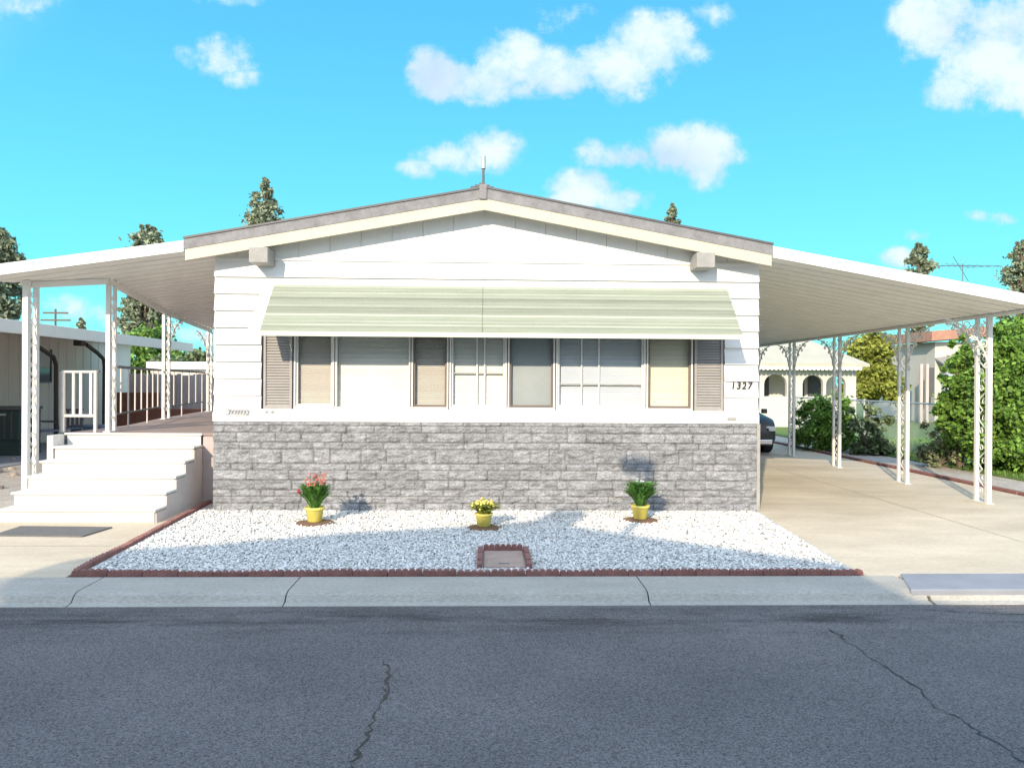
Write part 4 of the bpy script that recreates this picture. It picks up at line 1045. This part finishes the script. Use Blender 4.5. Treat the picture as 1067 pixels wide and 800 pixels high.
MB().add([(NX-6.3,-1.4,2.9),(NX+.3,-1.4,2.9),(NX+.3,yend+.3,2.9),(NX-6.3,yend+.3,2.9),(NX-3,-1.4,3.3),(NX-3,yend+.3,3.3)], [(3,2,1,0),(0,1,4),(1,2,5,4),(2,3,5),(3,0,4,5)]).build('roof', M['shingle'], nb)
def onx(px, py, X=NX):
    d = ray(px, py); t = (X-CAM.x)/d.x; return CAM+d*t
# window on the wall
a, b_ = onx(24,362), onx(53,397)
wf = MB().box(NX+.002, NX+.04, a.y, onx(26.5,370).y, b_.z, onx(24,362).z).box(NX+.002,NX+.04, a.y, b_.y, b_.z-.04, b_.z).box(NX+.002,NX+.04, onx(52,390).y, b_.y, b_.z, a.z).build('window', M['framed'], nb)
MB().box(NX+.003, NX+.02, onx(27,380).y, onx(51.5,380).y, b_.z, onx(40,383).z).build('pane', M['carg'], wf)
MB().box(NX+.003, NX+.02, onx(27,380).y, onx(51.5,380).y, onx(40,382).z, a.z-.05).build('shade', M['blindt'], wf)
# dark down pipes
XP = -10.2
def pipe(pts): MB().tube([onx(px,py,XP) for px,py in pts], .05, 8).build('down_pipe', M['brownp'], nb)
pipe([(38,360),(50,368),(56,372),(58.5,380),(58.5,453)])
pipe([(90,359),(102,368),(108,374),(109,382),(108.5,445)])
# porch light
q = onx(83,357,XP); MB().box(q.x-.1,q.x+.1,q.y-.12,q.y+.12,q.z-.08,q.z+.1).build('soffit_lamp', M['brownp'], nb, bevel=.02)
# green cabinet
q0, q1 = at(-25,459,6.2), at(20,425,6.2)
gc = thing('storage_cabinet', ((q0.x+q1.x)/2, 6.5, .1), 'dark green storage cabinet against the neighbouring beige wall', 'cabinet')
MB().box(q0.x, q1.x, 6.2, 7.0, q0.z, q1.z-.05).build('body', M['green'], gc, bevel=.02)
MB().box(q0.x-.03, q1.x+.03, 6.17, 7.03, q1.z-.048, q1.z+.02).build('lid', M['dgrey'], gc, bevel=.015)
MB().box(q0.x, q1.x, 6.22, 6.98, .11, q0.z-.002).build('plinth', M['green'], gc)
x = at(2,430,6.2).x; MB().box(x-.1, x+.1, 6.16, 6.198, q1.z-.16, q1.z-.12).build('handle', M['galv'], gc)
for i in range(5): x = q0.x+(q1.x-q0.x)*(i+1)/6; MB().box(x-.012, x+.012, 6.188, 6.199, q0.z+.05, q1.z-.08).build('rib', M['dgrey'], gc)
# patio chairs
def chair(loc, rz_, label):
    t = thing('patio_chair', (0,0,0), label, 'chair', 'patio chairs by the neighbouring wall')
    MB().box(-.24,.24,-.23,.23,.40,.44).build('seat', M['bluep'], t, bevel=.01)
    b_ = MB()
    for i in range(5): b_.box(-.22+i*.095, -.22+i*.095+.06, .21,.235,.44,.86)
    b_.box(-.24,.24,.205,.24,.86,.90); b_.build('backrest', M['dgrey'], t)
    for sx in (-1,1):
        for sy in (-1,1): MB().tube([(sx*.25,sy*.27,0),(sx*.22,sy*.2,.41)], .014, 6).build('leg', M['iron'], t)
        MB().tube([(sx*.25,-.22,.42),(sx*.25,-.2,.62),(sx*.25,.2,.64)], .014, 6).build('armrest', M['dgrey'], t)
    t.location = loc; t.rotation_euler.z = rz_
    return t
q = at(52, 457, 8.0); chair((q.x, 8.0, .115), 2.2, 'dark backed patio chair left of the downpipe near the neighbouring wall')
q = at(74, 457, 9.0); chair((q.x, 9.0, .115), -2.5, 'dark backed patio chair seen through the white gate panel')
q = at(93, 455, 9.2)
bn = thing('storage_bin', (q.x, 9.2, .115), 'blue grey plastic bin behind the white gate panel', 'bin')
MB().slab([(q.x-.36,9.0),(q.x+.36,9.0),(q.x+.36,9.5),(q.x-.36,9.5)], .12, .55).build('tub', M['bluep'], bn, bevel=.03)
MB().box(q.x-.39,q.x+.39,8.97,9.53,.551,.60).build('lid', M['bluep'], bn, bevel=.015)
# fence, terracotta wall, shed behind the porch
Y = 13.2
fn = thing('board_fence', (at(185,400,Y).x, Y, 0), 'weathered grey vertical board fence behind the porch railing', 'fence')
xa, xb = at(134,400,Y).x, at(300,400,Y).x; zt = at(180,390,Y).z; n = int((xb-xa)/.16)
bd = MB()
for i in range(n): 
    bd.box(xa+i*.16, xa+i*.16+.15, Y+random.uniform(-.01,.01), Y+.03, .1, zt+random.uniform(-.03,.03))
bd.build('boards', M['fencew'], fn); MB().box(xa,xb,Y+.031,Y+.09,zt-.35,zt-.26).build('rail', M['fencew'], fn)
tw = thing('low_wall', (at(175,430,12.2).x, 12.2, 0), 'low terracotta wall in front of the grey board fence', 'wall')
Y = 12.2; MB().box(at(118,430,Y).x, at(164,430,Y).x, Y, Y+.2, 0, at(150,409,Y).z).build('tall_section', M['brick'], tw, bevel=.01)
MB().box(at(164,430,Y).x+.003, at(300,430,Y).x, Y+.01, Y+.19, 0, at(180,426,Y).z).build('short_section', M['brick'], tw, bevel=.01)
Y = 17.5
sh = thing('garden_shed', (at(190,400,Y).x, Y+1, 0), 'white flat roofed shed above the board fence', 'shed')
xa, xb = at(154,400,Y).x, at(260,400,Y).x; zt = at(190,377,Y).z; zb_ = at(190,385,Y).z
MB().box(xa, xb, Y-.15, Y+3, zb_, zt).build('roof', M['trim'], sh, bevel=.02)
MB().box(xa+.1, xb-.1, Y, Y+2.9, 0, zb_-.002).build('wall', M['nbwall'], sh)
# utility pole far left
Y = 60; q = at(58,322,Y); up = thing('utility_pole', (q.x, Y, 0), 'distant timber utility pole with crossarms above the neighbouring roof', 'utility pole')
MB().tube([(q.x,Y,-.1),(q.x,Y,q.z)], .11, 8, .08).build('pole', M['pole'], up)
for dz, w in ((-.35,1.1),(-1.0,1.3)): MB().box(q.x-w,q.x+w,Y-.06,Y+.06,q.z+dz-.07,q.z+dz+.07).build('crossarm', M['pole'], up)
# rocks left of the steps
for i in range(9):
    p = atz(random.uniform(-15,24), random.uniform(478,512), .1); mb = MB(); blob(mb, (0,0,0), 1)
    o = mb.build('rock', M['rock'], smooth=False); o.location = (p.x,p.y,.12); s = random.uniform(.05,.11); o.scale = (s*1.3,s,s*.7); o.rotation_euler.z = random.uniform(0,3)
    tag(o, 'small brown rock in the gravel left of the porch steps', 'rock', 'rocks in the left gravel')

# ------------------------------------------------------------------ what stands across the street (behind the camera; it throws the street's shade)
YO = -12.6
op = thing('opposite_home', (-4, YO-3, 0), 'gabled manufactured home across the street behind the camera', 'house')
k1 = math.tan(R(SUN_AZ)); k2 = math.tan(R(SUN_EL))/math.cos(R(SUN_AZ))
def cast(px, py):                # edge of the roof that shades this spot on the ground
    g_ = atz(px, py, 0); l_ = g_.y-YO; return (g_.x-l_*k1, l_*k2)
outline = [cast(-160,640), cast(0,624), cast(14,608), cast(34,594), cast(66,585), cast(112,577), cast(150,572), cast(222,568), cast(360,556), cast(487,549), cast(560,543), cast(626,553), cast(800,577), cast(878,588), cast(905,606), cast(960,622), cast(1067,634), cast(1300,640)]
Lp = outline[0][0]-6; Rp = outline[-1][0]+6
pl = [(outline[0][0]-6, 0), (outline[-1][0]+6, 0), (outline[-1][0]+6, outline[-1][1])]+[p for p in reversed(outline)]+[(outline[0][0]-6, outline[0][1])]
MB().prism(pl, YO-.4, YO).build('gable_end', M['nbwall'], op)
MB().box(Lp, Rp, YO-14, YO-.41, 0, 2.6).build('wall', M['nbwall'], op)
chx, chz = cast(585, 537); MB().box(chx-.22, chx+.22, YO-.39, YO-.02, chz-.5, chz+.16).build('chimney', M['brick'], op, bevel=.02)
# lamp standard throwing the thin shadow on the skirt
gx_ = at(676, 532, -.06); l_ = gx_.y-(-12.0); sx = gx_.x-l_*k1
ls = thing('street_lamp', (sx, -12.0, -.1), 'slim street lamp post standing across the street', 'street lamp')
MB().tube([(sx,-12.0,-.1),(sx,-12.0,5.7)], .07, 10, .05).build('post', M['galv'], ls)
MB().box(sx-.35, sx+.05, -12.12, -11.88, 5.7, 5.85).build('lamp_head', M['galv'], ls, bevel=.03)
